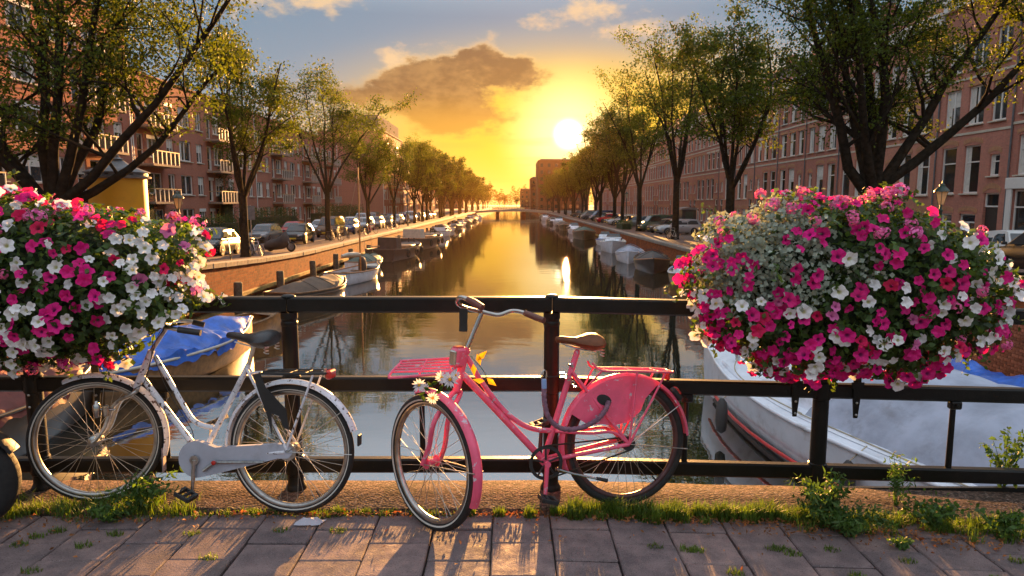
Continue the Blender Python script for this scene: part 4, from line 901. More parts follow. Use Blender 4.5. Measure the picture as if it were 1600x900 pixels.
glass_mat('boat_glass', (0.03, 0.035, 0.04))
def hull_lines(L, Bm, F, stern=0.7, bowrise=0.35, full=2.2):
    S = []
    for i in range(17):
        s = -1+2*i/16; b = Bm/2*(1-max(0, s)**full*0.97)*(1-(1-stern)*max(0, -s)**2.2); z = F*(1+bowrise*max(0, s)**2+0.12*max(0, -s)**2)
        S.append((s*L/2+(0.16*F if i == 16 else 0), b, z))
    return S
def boat(label, pos, head, L, Bm, F, hull='hull_white', trim='varnish', kind='open', cover='tarp_black', stern=.7, bowrise=.35, full=2.2, group='boats moored along the quays', stripe=None, name='moored_boat', seed=0, crumple=False):
    g = random.Random(seed); root = empty(name, (pos[0], pos[1], ZW), head); tag(root, label, 'boat', group); S = hull_lines(L, Bm, F, stern, bowrise, full)
    lb = lambda m, nme, mat, par=None, sm=45: locbuild(root, m, nme, mat, par, sm)
    rings = []
    for x, b, z in S:
        k = x/(L/2); dep = -0.30*(1-max(0, k)**4*0.8); fl = 0.94-0.35*max(0, k)
        half = [(b, z), (b*(.99), z*.6), (b*fl, z*.12), (b*fl*.80, -.10), (b*.25, dep), (0, dep-.02)]
        rings.append([(x+(0.0 if q > 1 else 0.05*F*max(0, k)**3), y, zz) for q, (y, zz) in enumerate(half)] + [(x, -y, zz) for y, zz in half[-2::-1]])
    h = lb(MB().loft(rings, True, False, False), 'hull', hull, None, 60)
    gw = MB()
    for sg in (-1, 1): gw.tube([(x, sg*(b+.01), z) for x, b, z in S], (.030, .045) if False else .038, 8)
    gw.tube([(S[0][0], -S[0][1], S[0][2]), (S[0][0], S[0][1], S[0][2])], .035, 6); lb(gw, 'gunwale', trim, None, 60)
    if stripe:
        sm = MB()
        for sg in (-1, 1): sm.tube([(x, sg*(b*(.99)+.012), z*.34) for x, b, z in S[:-1]], .035, 6)
        lb(sm, 'stripe', stripe, None, 60)
        am = MB()
        for sg in (-1, 1): am.tube([(x, sg*(b*(.96-.25*max(0, x/(L/2)))+.0), .05) for x, b, z in S[:-1]], .045, 6)
        lb(am, 'boot_line', 'antifoul', None, 60)
    def deckloft(x0, x1, fb, fz, n_=5, hump=0.0, wr=0.0):
        m = MB(); rg = []
        for i, (x, b, z) in enumerate(S):
            if x < x0*L/2-1e-6 or x > x1*L/2+1e-6: continue
            rg.append([(x, b*fb*(-1+2*j/(n_-1)), z+fz+hump*(1-abs(-1+2*j/(n_-1))**1.6)*(1+wr*math.sin(i*2.1+seed))+g.uniform(-1, 1)*wr*.03) for j in range(n_)])
        m.loft(rg, False, False, False); return m
    if kind in ('open', 'sail', 'barge'):
        lb(deckloft(-1, 1, .96, -F*.45), 'floor', 'oiled_wood'); lb(deckloft(.55, 1, .97, -.02), 'fore_deck', 'deck_cream' if kind == 'sail' else trim); lb(deckloft(-1, -.80, .97, -.02), 'aft_deck', trim)
        for t in (-.45, -.05, .32):
            bx = [q for q in S if q[0] >= t*L/2][0]; lb(MB().cbox(bx[0]-.13, bx[0]+.13, -bx[1]*.95, bx[1]*.95, bx[2]-.20, bx[2]-.16, .01), 'thwart', 'oiled_wood')
    if kind == 'tarp':
        m = MB(); rg = []; n_ = 9; hc = .42*F+.22
        if crumple:
            n_ = 25; KK = 60
            for i in range(KK+1):
                kk = i/KK; fi = min(int(kk*16), 15); ft = kk*16-fi; x, b, z = [S[fi][q]*(1-ft)+S[fi+1][q]*ft for q in range(3)]; prof = max(0.02, 1-abs(2*kk-1)**2.6); sag = .72+.28*abs(math.sin(kk*math.pi*3.0)); r_ = []
                for j in range(n_):
                    u = -1+2*j/(n_-1); au = abs(u); fold = .060*abs(math.sin(kk*37+2.2*math.sin(kk*11)+au*3))*au+.035*math.sin(kk*71+u*9)*au+.05*math.sin(kk*19+u*5)+g.uniform(-1, 1)*.012
                    r_.append((x*.985+fold*.2, b*1.05*u*(1+.3*fold*(au > .9)), z-((.20+.10*math.sin(kk*23)) if au > .99 else -.015)+hc*prof*sag*(1-au**1.2)+fold*(.4+prof)))
                rg.append(r_)
            m.loft(rg, False, False, False); c = lb(m, 'cover', cover, None, 28); S2 = []
        else: S2 = S
        for i, (x, b, z) in enumerate(S2):
            k = i/16; prof = max(0.02, 1-abs(2*k-1)**2.6); sag = .80+.20*abs(math.sin(k*math.pi*3.0)); r_ = []
            for j in range(n_):
                u = -1+2*j/(n_-1); r_.append((x*.985, b*1.04*u, z-(.16 if abs(u) > .99 else -.015)+hc*prof*sag*(1-abs(u)**1.35)+g.uniform(-1, 1)*.012))
            rg.append(r_)
        if not crumple: m.loft(rg, False, False, False); c = lb(m, 'cover', cover, None, 50)
        for k in (4, 8, 12) if not crumple else ():
            x, b, z = S[k]; lb(MB().tube([(x, b*1.03*u, z+.04+hc*.98*(1-abs(u)**1.35)) for u in [-1+2*j/8 for j in range(9)]], .018, 6), 'hoop', cover, c)
    if kind in ('cabin', 'cruiser'):
        lb(deckloft(-1, 1, .97, -.03), 'deck', 'deck_cream'); x0, x1, bh = -.15*L, .20*L, Bm*.36; hh = .55 if kind == 'cabin' else .42
        m = MB(); m.loft([[(x0, -bh, F), (x0, bh, F), (x0, bh*.9, F+hh), (x0, -bh*.9, F+hh)], [(x1-.15*L*.5, -bh*.95, F), (x1-.15*L*.5, bh*.95, F), (x1-.12*L, bh*.8, F+hh*.96), (x1-.12*L, -bh*.8, F+hh*.96)], [(x1+.05*L, -bh*.6, F+.05), (x1+.05*L, bh*.6, F+.05), (x1+.03*L, bh*.5, F+.10), (x1+.03*L, -bh*.5, F+.10)]]); cb = lb(m, 'cabin', 'hull_white', None, 30)
        for sg in (-1, 1): lb(MB().plate([(x0+.1, sg*(bh*.975), F+hh*.35), (x1-.13*L, sg*(bh*.925), F+hh*.35), (x1-.15*L, sg*(bh*.86), F+hh*.85), (x0+.1, sg*(bh*.925), F+hh*.85)], (0, 1, 0), .02), 'cabin_window', 'boat_glass', cb)
        ws = MB(); ws.plate([(x0-.05, -bh*.8, F+hh), (x0-.05, bh*.8, F+hh), (x0-.30, bh*.7, F+hh+.32), (x0-.30, -bh*.7, F+hh+.32)], (1, 0, .6), .015); lb(ws, 'windscreen', 'boat_glass')
        if cover: lb(deckloft(-1, -.35, .95, .0, 7, .38, .15), 'cockpit_cover', cover)
        rl = MB()
        for sg in (-1, 1): rl.tube([(x, sg*b*.9, z+.28) for x, b, z in S[11:]], .010, 5)
        for x, b, z in S[11::2]: 
            for sg in (-1, 1): rl.tube([(x, sg*b*.9, z), (x, sg*b*.9, z+.28)], .008, 5)
        lb(rl, 'pulpit_rail', 'chrome')
    if kind == 'sail':
        lb(MB().tube([(.10*L, 0, F*.3), (.10*L, 0, 6.6)], [.055, .035], 10), 'mast', 'varnish'); lb(MB().tube([(.10*L, 0, F+.75), (-.34*L, 0, F+.85)], .035, 8), 'boom', 'varnish')
        lb(MB().tube([(.08*L, 0, F+.87), (-.05*L, .02, F+.92), (-.20*L, 0, F+.96), (-.33*L, 0, F+.95)], [.10, .15, .13, .07], 10), 'furled_sail', 'deck_cream', None, 60)
        lb(MB().loft([[(.16*L+a, .22*math.cos(t)*w_, F-.05+z) for t in [2*math.pi*j/10 for j in range(10)]] if False else [(.15*L+a+.20*math.cos(t)*w_, .26*math.sin(t)*w_, F-.1+z) for t in [2*math.pi*j/10 for j in range(10)]] for a, z, w_ in ((0, 0, 1), (0, .35, 1), (-.03, .62, .85), (-.05, .78, .4))]), 'motor_cover', 'tarp_black', None, 60)
        rg = MB()
        for p_ in ((.48*L, 0, F*1.3), (-.1*L, Bm*.45, F), (-.1*L, -Bm*.45, F)): rg.tube([p_, (.10*L, 0, 6.3)], .008, 4)
        lb(rg, 'rigging', 'rope')
    if kind == 'barge':
        m = MB(); m.loft([[(-.30*L, -Bm*.30, F*.8), (-.30*L, Bm*.30, F*.8), (-.30*L, Bm*.27, F+.95), (-.30*L, -Bm*.27, F+.95)], [(-.16*L, -Bm*.30, F*.8), (-.16*L, Bm*.30, F*.8), (-.17*L, Bm*.27, F+.92), (-.17*L, -Bm*.27, F+.92)]]); wh = lb(m, 'wheelhouse', cover, None, 20)
        lb(MB().cbox(-.05*L, .28*L, -Bm*.30, Bm*.30, F*.75, F+.14, .03), 'hatch', 'oiled_wood'); lb(MB().tube([(-.5*L, 0, F+.35), (-.78*L, 0, F+.45)], [.05, .03], 8), 'tiller', 'varnish')
        for sg in (-1, 1): lb(MB().tube([(.42*L, sg*.25, F), (.42*L, sg*.25, F*1.3+.35)], .06, 10), 'bollard', 'black_iron')
        for t in (-.2, .05, .3): 
            q = [s for s in S if s[0] >= t*L][0]; lb(MB().ring((q[0], -q[1]-.09, F*.55), (0, 1, 0), [(.26+.09*math.cos(a), .09*math.sin(a)) for a in [2*math.pi*j/8 for j in range(8)]], 16), 'tyre_fender', 'tyre_rubber', None, 60)
    return root
UP = math.pi/2
# --- the big white boat just below the bridge
wbt = boat('large white boat with red stripe and grey tarpaulin just beyond the railing', (6.42, 10.35), UP+R(17.5), 11.2, 3.5, 0.98, 'hull_white', 'hull_white', 'none', stern=.8, bowrise=.22, full=2.0, stripe='stripe_red')
S = hull_lines(11.2, 3.5, .98, .8, .22, 2.0)
m = MB(); m.loft([[(x, b*.985*u, z-.01+.05*(1-u*u)) for u in (-1, -.5, 0, .5, 1)] for x, b, z in S], False, False, False); locbuild(wbt, m, 'deck', 'hull_white', None, 50)
m = MB()
for sg in (-1, 1): m.loft([[(x, sg*b*.86, z+.01), (x, sg*b*.83, z+.055), (x, sg*b*.80, z+.055), (x, sg*b*.77, z+.01)] for x, b, z in S[2:-2]])
locbuild(wbt, m, 'toe_rail', 'hull_white', None, 40)
m = MB(); m.loft([[(.5, -1.18, .98), (.5, 1.18, .98), (.5, 1.08, 1.60), (.5, -1.08, 1.60)], [(2.0, -1.0, .98), (2.0, 1.0, .98), (1.85, .92, 1.52), (1.85, -.92, 1.52)]]); cb = locbuild(wbt, m, 'cabin', 'hull_white', None, 25)
MB().plate([(1.0, 1.11, 1.35), (1.7, 1.04, 1.33), (1.7, 1.02, 1.42), (1.0, 1.09, 1.45)], (0, 1, 0), .02); 
m = MB(); g = random.Random(8); rg = []; ni, nj = 44, 25
for i in range(ni):
    x = .85-i*6.4/(ni-1); r_ = []; k = i/(ni-1)*14; hp = 1.55+.42*min(1, k/1.2)*min(1, (14-k)/1.2)*(.86+.14*abs(math.cos(k*math.pi/2.6)))
    for j in range(nj):
        u = -1+2*j/(nj-1); au = abs(u); z = (.99 if au > .97 else 1.02+(hp-1.02)*(1-au**2.1)**.8)
        fold = .040*math.sin(k*1.9+au*6+math.sin(k)*2)*au*(1.1-au)*3+.030*math.sin(k*4.3+u*3)*au+g.uniform(-1, 1)*.008
        r_.append((x+g.uniform(-.01, .01), 1.42*u*(1.02 if au > .97 else 1)+fold*.5, z+fold))
    rg.append(r_)
m.loft(rg, False, False, False); locbuild(wbt, m, 'tarpaulin', 'tarp_grey', None, 70)
m = MB(); m.tube([(.95, 1.45, 1.05), (-2.5, 1.47, 1.02), (-5.2, 1.40, 1.02)], .012, 6); locbuild(wbt, m, 'lashing_rope', 'rope', None)
m = MB()
for sg in (-1, 1): m.lathe([(.03, 0), (.05, .02), (.05, .10), (.07, .12), (.07, .15), (.02, .16)], 10, (4.1, sg*.35, 1.15))
locbuild(wbt, m, 'bollard', 'steel', None, 40)
for i, (x, y) in enumerate(((2.6, 1.62), (-.6, 1.74), (-3.4, 1.70))):
    fd = locbuild(wbt, MB().lathe([(.02, -.34), (.09, -.28), (.11, -.1), (.11, .1), (.09, .26), (.03, .34)], 12, (x, y+.14, .52)), 'fender', 'tarp_black', None, 50); locbuild(wbt, MB().tube([(x, y+.13, .85), (x, y*.9, 1.04)], .010, 5), 'fender_rope', 'rope', fd)
m = MB(); m.tube(curve([(4.1, .35, 1.24), (3.4, .9, 1.12), (2.2, 1.25, 1.06), (.9, 1.42, 1.05)], 6), .012, 6); locbuild(wbt, m, 'mooring_line', 'rope', None)
boat('small boat under a royal blue cover between the white boat and the quay wall', (10.1, 12.9), UP+R(4), 6.0, 2.0, .62, 'hull_white', 'oiled_wood', 'tarp', 'tarp_blue', seed=4, crumple=True)
# --- boats moored along the left quay, from the bridge outwards
pm('tarp_red', (.16, .035, .025), .7, var=.3, vscale=2, bump=.8, bscale=5)
boat('dark boat under a dull red cover behind the left end of the railing', (-9.7, 11.6), UP-R(4), 6.6, 2.3, .95, 'hull_dark', 'hull_dark', 'tarp', 'tarp_red', seed=31, crumple=True)
boat('wooden boat under a crumpled blue tarpaulin near the white bicycle', (-8.95, 17.6), UP-R(13), 6.4, 2.15, .72, 'oiled_wood', 'deck_cream', 'tarp', 'tarp_blue', stern=.75, bowrise=.35, seed=1, crumple=True)
boat('brown open rowing boat just beyond the blue tarpaulin boat', (-9.5, 21.4), UP-R(30), 5.6, 1.7, .58, 'varnish', 'oiled_wood', 'open', seed=2, bowrise=.6)
boat('low boat under a dark brown ridged cover beside the third mooring post', (-9.3, 31.3), UP-R(14), 5.6, 2.2, .62, 'hull_dark', 'oiled_wood', 'tarp', 'tarp_brown', seed=3)
boat('white sloop with a bare wooden mast and furled sail', (-9.2, 39.6), UP-R(12), 5.6, 2.0, .62, 'hull_white', 'varnish', 'sail', seed=5)
boat('small dinghy with a green cover behind the mast of the sloop', (-10.2, 47.0), UP-R(10), 4.6, 1.8, .55, 'hull_white', 'oiled_wood', 'tarp', 'tarp_green', seed=6)
boat('black steel work barge with a flat hatch and tyre fenders', (-9.6, 56.5), UP-R(10), 8.5, 2.8, .85, 'hull_dark', 'hull_dark', 'barge', 'tarp_black', stern=.85, full=3.5, bowrise=.45, seed=7)
boat('brown sailing barge with wheelhouse and long tiller', (-9.4, 69.5), UP-R(10), 10.0, 3.2, 1.05, 'hull_dark', 'varnish', 'barge', 'deck_cream', stern=.85, full=3.5, bowrise=.45, seed=8)
lb_ = [('hull_dark', 'tarp', 'tarp_black', 'dark boat with black cover'), ('hull_white', 'cabin', None, 'white cabin cruiser'), ('hull_green', 'tarp', 'tarp_brown', 'green boat with brown cover'), ('hull_white', 'open', None, 'pale open launch'), ('hull_dark', 'cruiser', 'tarp_black', 'dark hulled cruiser')]
Y = 84.0; k = 0
for k in range(16):
    hu, kd, cv, ds = lb_[k % 5]; L = (5.5, 7.0, 6.0, 5.0, 8.0)[k % 5]
    boat('%s on the left quay, %s beyond the sailing barge' % (ds, ORD[k]), (-10.4+.6*math.sin(k*2.1), Y+L/2), UP-R(6+4*math.sin(k)), L, 2.0+.25*(k % 3), .60+.1*(k % 3), hu, 'oiled_wood' if k % 2 else 'deck_cream', kd, cv, seed=20+k); Y += L+1.6+.8*(k % 2)
# --- boats moored along the right quay
boat('varnished motor boat with a blue canvas seat beside the right planter', (9.9, 38.2), -UP-R(12), 5.0, 1.9, .62, 'varnish', 'hull_white', 'cabin', 'tarp_blue', seed=11)
boat('boat with a tall black canvas canopy on the right quay', (9.6, 46.0), -UP-R(10), 6.2, 2.4, .75, 'hull_dark', 'varnish', 'tarp', 'tarp_black', seed=12)
boat('motor boat wrapped in a pale grey cover', (9.3, 53.0), -UP-R(12), 5.4, 2.2, .70, 'hull_white', 'hull_white', 'tarp', 'tarp_grey', seed=13)
boat('white motor cruiser with windscreen beyond the grey covered boat', (9.7, 64.5), -UP-R(10), 6.6, 2.4, .85, 'hull_white', 'hull_white', 'cruiser', None, seed=14)
boat('small blue and white runabout close to the stone coping', (10.2, 74.5), -UP-R(14), 4.6, 1.8, .55, 'hull_white', 'tarp_blue', 'cabin', 'tarp_blue', seed=15)
boat('broad houseboat-like cruiser under a dark tent canopy', (9.4, 88.0), -UP-R(6), 9.0, 3.0, .9, 'hull_green', 'oiled_wood', 'tarp', 'tarp_green', seed=16)
Y = 98.0
for k in range(14):
    hu, kd, cv, ds = lb_[(k*3+1) % 5]; L = (6.5, 5.0, 7.0, 5.8, 8.0)[k % 5]
    boat('%s on the right quay, %s beyond the tent canopy cruiser' % (ds, ORD[k]), (9.4+.5*math.sin(k*1.7), Y+L/2), -UP-R(7+4*math.sin(k)), L, 2.0+.25*(k % 3), .60+.1*(k % 3), hu, 'deck_cream', kd, cv, seed=40+k); Y += L+1.5
# mooring posts standing in the water along the left quay
pst = None
for i, Y in enumerate((29.5, 35, 41, 46, 51, 56.6, 62, 67.6, 73, 79, 85, 91, 97, 103)):
    if pst is None:
        m = MB(); m.lathe([(.19, -.8), (.19, .98), (.175, 1.03), (.14, 1.06)], 10, (0, 0, 0)); pst = m.build('mooring_post', 'old_wood', smooth=40); o = pst
    else: o = pst.copy(); COL.objects.link(o)
    o.location = (-12.15+.1*math.sin(i*3), Y, ZW+.05*math.sin(i*5)); o.rotation_euler = (R(2*math.sin(i*2)), R(2*math.cos(i*3)), i); tag(o, 'weathered timber mooring post in the water along the left quay, %s from the bridge' % ORD[i], 'mooring post', 'timber mooring posts')
# ================================================================== cars, bicycles, lamps and other street things
glass_mat('car_glass', (0.02, 0.023, 0.026), .03)
CARP = {}
for nm, c, me in (('black', (.012, .012, .013), 0), ('silver', (.42, .43, .45), .6), ('grey', (.16, .17, .18), .5), ('red', (.42, .02, .02), 0), ('blue', (.03, .06, .16), .3), ('white', (.70, .70, .70), 0), ('brown', (.12, .07, .04), .3), ('green', (.03, .07, .05), .2)):
    CARP[nm] = pm('car_'+nm, c, .22, metal=me*.6, var=.05, coat=.12, spec=.3, dirt=(tuple(x*.6+.02 for x in c), 1.5, .3))
pm('car_trim', (.02, .02, .021), .6); pm('lamp_clear', (.65, .66, .68), .12, metal=.3, coat=.6); pm('lamp_red', (.45, .015, .012), .2, coat=.5); pm('number_plate', (.62, .45, .03), .5); pm('hub_alloy', (.38, .38, .39), .35, metal=.9)
STY = {'hatch': dict(L=3.9, W=1.66, Hh=1.44, hood=.86, belt=.93, gx=(-1.88, -1.42, .30, 1.02)), 'estate': dict(L=4.5, W=1.72, Hh=1.46, hood=.88, belt=.94, gx=(-2.16, -1.80, .45, 1.20)),
       'saloon': dict(L=4.4, W=1.72, Hh=1.40, hood=.87, belt=.92, gx=(-1.60, -.92, .40, 1.12)), 'van': dict(L=4.3, W=1.76, Hh=1.80, hood=1.00, belt=1.05, gx=(-2.06, -1.92, .85, 1.50))}
def make_car(style):
    q = STY[style]; L, W, Hh = q['L'], q['W']/2, q['Hh']; root = empty('parked_car'); lb = lambda m, nm, mat, par=None, sm=40: locbuild(root, m, nm, mat, par, sm)
    rg = []; xr, xrr, xfr, xf = q['gx']
    for t, wf, z0, zt in ((-1, .80, .42, .62), (-.985, .88, .34, .80), (-.93, .96, .26, q['belt']-.05 if style != 'saloon' else q['belt']), (-.75, 1, .22, q['belt']), (-.3, 1, .20, q['belt']), (.2, 1, .20, q['belt']), (xf/(L/2), .99, .20, q['belt']-.02), (.72, .98, .21, q['hood']-.02), (.90, .93, .24, q['hood']-.12), (.97, .86, .30, .66), (1, .76, .40, .58)):
        x = t*L/2; w_ = W*wf; rg.append([(x, -w_*.90, z0), (x, -w_, z0+.14), (x, -w_*1.0, (z0+zt)/2), (x, -w_*.97, zt-.09), (x, -w_*.88, zt), (x, 0, zt+.025), (x, w_*.88, zt), (x, w_*.97, zt-.09), (x, w_, (z0+zt)/2), (x, w_, z0+.14), (x, w_*.90, z0)])
    body = lb(MB().loft(rg), 'body', 'car_black', None, 42)
    bt = q['belt']; wb_, wt_ = W*.90, W*.70; tp = Hh
    gh = MB(); sec = []
    for x, z, w_ in ((xr, bt-.02, wb_), (xrr, tp-.05, wt_), (xrr+.18, tp, wt_*1.0), ((xrr+xfr)/2, tp+.025, wt_*1.04), (xfr-.12, tp-.005, wt_), (xfr, tp-.04, wt_), (xf, bt-.04, wb_)): sec.append((x, z, w_))
    rg = [[(x, -w_, z), (x, -w_*.6, z+.02), (x, w_*.6, z+.02), (x, w_, z)] for x, z, w_ in sec]
    base = [(xr, bt-.02), (xr+.30*(xrr-xr)/.4 if False else xrr, bt-.02), (xrr+.18, bt-.02), ((xrr+xfr)/2, bt-.02), (xfr-.12, bt-.02), (xfr, bt-.02), (xf, bt-.06)]
    rg = [[(b[0], -wb_, b[1]), (x, -w_, z), (x, -w_*.55, z+.025), (x, w_*.55, z+.025), (x, w_, z), (b[0], wb_, b[1])] for (x, z, w_), b in zip(sec, base)]
    lb(gh.loft(rg), 'roof', 'car_black', None, 42)
    def lerp(a, b, t): return a+(b-a)*t
    def side(x0, x1, t0, t1, sg, o=.012):   # point on the side of the cabin
        pts = []
        for x, t in ((x0[0], t0), (x1[0], t0), (x1[1], t1), (x0[1], t1)): pts.append((x, sg*(lerp(wb_, wt_, t)+o), lerp(bt-.02, tp-.02, t)))
        return pts
    xm = (xrr+xfr)/2-.05
    for sg in (-1, 1):
        a0 = lerp(xr, xrr, .25)+.22; a1 = xrr+.14; b1, b0 = xm-.03, xm-.03
        lb(MB().plate(side((a0, a1), (b0, b1), .12, .82, sg), (0, 1, .3*sg), .012), 'side_window', 'car_glass')
        lb(MB().plate(side((xm+.04, xm+.04), (lerp(xf, xfr, .12)-.16, lerp(xf, xfr, .82)-.06), .12, .82, sg), (0, 1, .3*sg), .012), 'side_window', 'car_glass')
        lb(MB().obox(V((lerp(xf, xfr, .2)-.10, sg*(W+.05), bt+.07)), V((1, 0, 0)), V((0, 1, 0)), V((0, 0, 1)), .05, .075, .05, .02), 'mirror', 'car_trim')
    for (x0, x1), nm in (((xf, xfr), 'windscreen'), ((xr, xrr), 'rear_window')):
        o = .012*(1 if nm == 'windscreen' else -1); pts = []
        for t, sg in ((.10, -1), (.10, 1), (.86, 1), (.86, -1)): pts.append((lerp(x0, x1, t)+o*1.6, sg*lerp(wb_, wt_, t)*.90, lerp(bt-.03, tp-.04, t)+.012))
        lb(MB().plate(pts, (1 if nm == 'windscreen' else -1, 0, .6), .012), nm, 'car_glass')
    wr = .31 if style != 'van' else .33
    for sx_ in (-1, 1):
        for sg in (-1, 1):
            c = V((sx_*L*.305+.02, sg*(W-.095), wr)); ax = V((0, sg, 0))
            lb(MB().ring(c+ax*.098, ax, [(wr+.065, -.02), (wr+.065, .0), (wr-.02, .004), (wr-.02, -.02)], 18, R(-100), R(100)), 'wheel_arch', 'car_trim')
            w_ = lb(MB().lathe([(wr*.62, -.10), (wr*.94, -.10), (wr, -.07), (wr, .07), (wr*.94, .105), (wr*.64, .112)], 22, c, ax), 'wheel', 'tyre_rubber', None, 40)
            rm = MB().lathe([(wr*.64, .108), (wr*.60, .118), (wr*.52, .100), (wr*.16, .104), (wr*.10, .118)], 20, c, ax); lb(rm, 'rim', 'hub_alloy', w_, 40)
    for sg in (-1, 1):
        lb(MB().obox(V((L/2*.955, sg*W*.62, .66)), V((.9, .42*sg, 0)).normalized(), V((-.42*sg, .9, 0)).normalized(), V((0, 0, 1)), .045, .17, .065, .02), 'headlight', 'lamp_clear', None, 35)
        lb(MB().obox(V((-L/2*.965, sg*W*.74, .74)), V((.95, -.3*sg, 0)).normalized(), V((.3*sg, .95, 0)).normalized(), V((0, 0, 1)), .035, .10, .09, .02), 'tail_light', 'lamp_red', None, 35)
    for sx_ in (-1, 1):
        lb(MB().cbox(sx_*L/2*.985-.05, sx_*L/2*.985+.05, -W*.80, W*.80, .36, .50, .03), 'bumper', 'car_trim', None, 35); lb(MB().cbox(sx_*(L/2*.985+.052)-.004, sx_*(L/2*.985+.052)+.004, -.26, .26, .39, .49, .002), 'number_plate', 'number_plate')
    lb(MB().cbox(L/2*.965, L/2*.985, -W*.38, W*.38, .58, .70, .008), 'grille', 'car_trim')
    for sg in (-1, 1): lb(MB().cbox(-.30, -.10, sg*W-.012, sg*W+.012, bt-.14, bt-.10, .008), 'door_handle', 'car_trim')
    return root
PROTO = {}
def car(style, col, label, X, Y, head, grp, dz=0.0):
    if style not in PROTO: PROTO[style] = make_car(style); o = PROTO[style]
    else: o = copy_tree(PROTO[style])
    o.location = (X, Y, zs(Y)+dz); o.rotation_euler = (-math.atan((zs(Y+2)-zs(Y-2))/4)*0, math.atan((zs(Y+2)-zs(Y-2))/4)*math.sin(head)*-1, head); tag(o, label, 'car', grp)
    for c in o.children:
        if c.name.split('.')[0] in ('body', 'roof'): recolor(c, CARP[col])
    return o
GL, GR = 'cars parked along the left quay', 'cars parked along the right quay'
D = -UP   # nose towards the bridge
car('hatch', 'black', 'black hatchback nearest the bridge on the left quay', -16.9, 38.3, D+R(3), GL)
car('estate', 'silver', 'silver estate car behind the black hatchback on the left', -19.7, 43.5, D, GL, -.06)
car('hatch', 'grey', 'grey hatchback between two trees behind the covered motorcycle', -19.6, 53.5, D, GL, -.06)
car('hatch', 'black', 'small black car with one sunlit side behind the covered motorcycle', -16.3, 51.5, D+R(4), GL)
car('saloon', 'red', 'bright red saloon in the far row on the left', -20.2, 62.5, D, GL, -.06)
car('saloon', 'silver', 'silver saloon behind the small black car', -19.8, 70.0, D, GL, -.06)
cols = ['brown', 'blue', 'silver', 'grey', 'black', 'silver', 'blue', 'white', 'black', 'silver', 'grey', 'red', 'silver', 'blue']; sts = ['van', 'hatch', 'estate', 'hatch', 'saloon', 'estate', 'hatch', 'van', 'hatch', 'saloon']
Y = 61.5
for k in range(12):
    car(sts[k % 10], cols[k], '%s %s in the left kerb row, %s past the small black car' % (cols[k], {'van': 'van', 'hatch': 'hatchback', 'estate': 'estate car', 'saloon': 'saloon'}[sts[k % 10]], ORD[k]), -16.5+.15*math.sin(k*2), Y, D+R(2*math.sin(k)), GL); Y += 6.1+(2.2 if k % 3 == 1 else 0)
Y = 77.5
for k in range(8):
    c = cols[(k*5+2) % 14]; s = sts[(k*3+1) % 10]
    car(s, c, '%s %s in the far row on the left, %s past the silver saloon' % (c, {'van': 'van', 'hatch': 'hatchback', 'estate': 'estate car', 'saloon': 'saloon'}[s], ORD[k]), -20.0, Y, D, GL, -.06); Y += 6.5
W_ = math.pi
car('saloon', 'black', 'black saloon parked nose to the water on the right quay', 15.9, 49.0, W_+R(8), GR)
car('estate', 'silver', 'silver estate car parked nose to the water behind a tree', 16.2, 66.0, W_+R(10), GR)
car('hatch', 'brown', 'dark brown hatchback beside the silver estate on the right', 15.9, 69.3, W_+R(10), GR)
car('van', 'green', 'dark green van in the row of parked cars on the right', 15.8, 73.0, W_+R(10), GR)
car('hatch', 'white', 'white hatchback behind the right planter seen from the rear', 20.6, 28.2, UP-R(8), GR, -.04)
car('saloon', 'black', 'black saloon behind the right edge of the flower planter', 16.35, 20.2, UP-R(4), GR)
car('estate', 'blue', 'blue estate car on the far side of the right street', 19.8, 58.0, W_+R(4), GR, -.05)
Y = 84.0; c2 = ['grey', 'black', 'silver', 'brown', 'red', 'silver', 'black', 'blue', 'grey', 'silver', 'black', 'white', 'brown', 'silver']
for k in range(14):
    s = sts[(k*7+1) % 10]
    car(s, c2[k], '%s %s on the right quay, %s past the green van' % (c2[k], {'van': 'van', 'hatch': 'hatchback', 'estate': 'estate car', 'saloon': 'saloon'}[s], ORD[k]), 15.4+.4*math.sin(k*3), Y, W_+R(8+6*math.sin(k*2)), GR); Y += 4.4+(4 if k % 4 == 3 else 0)

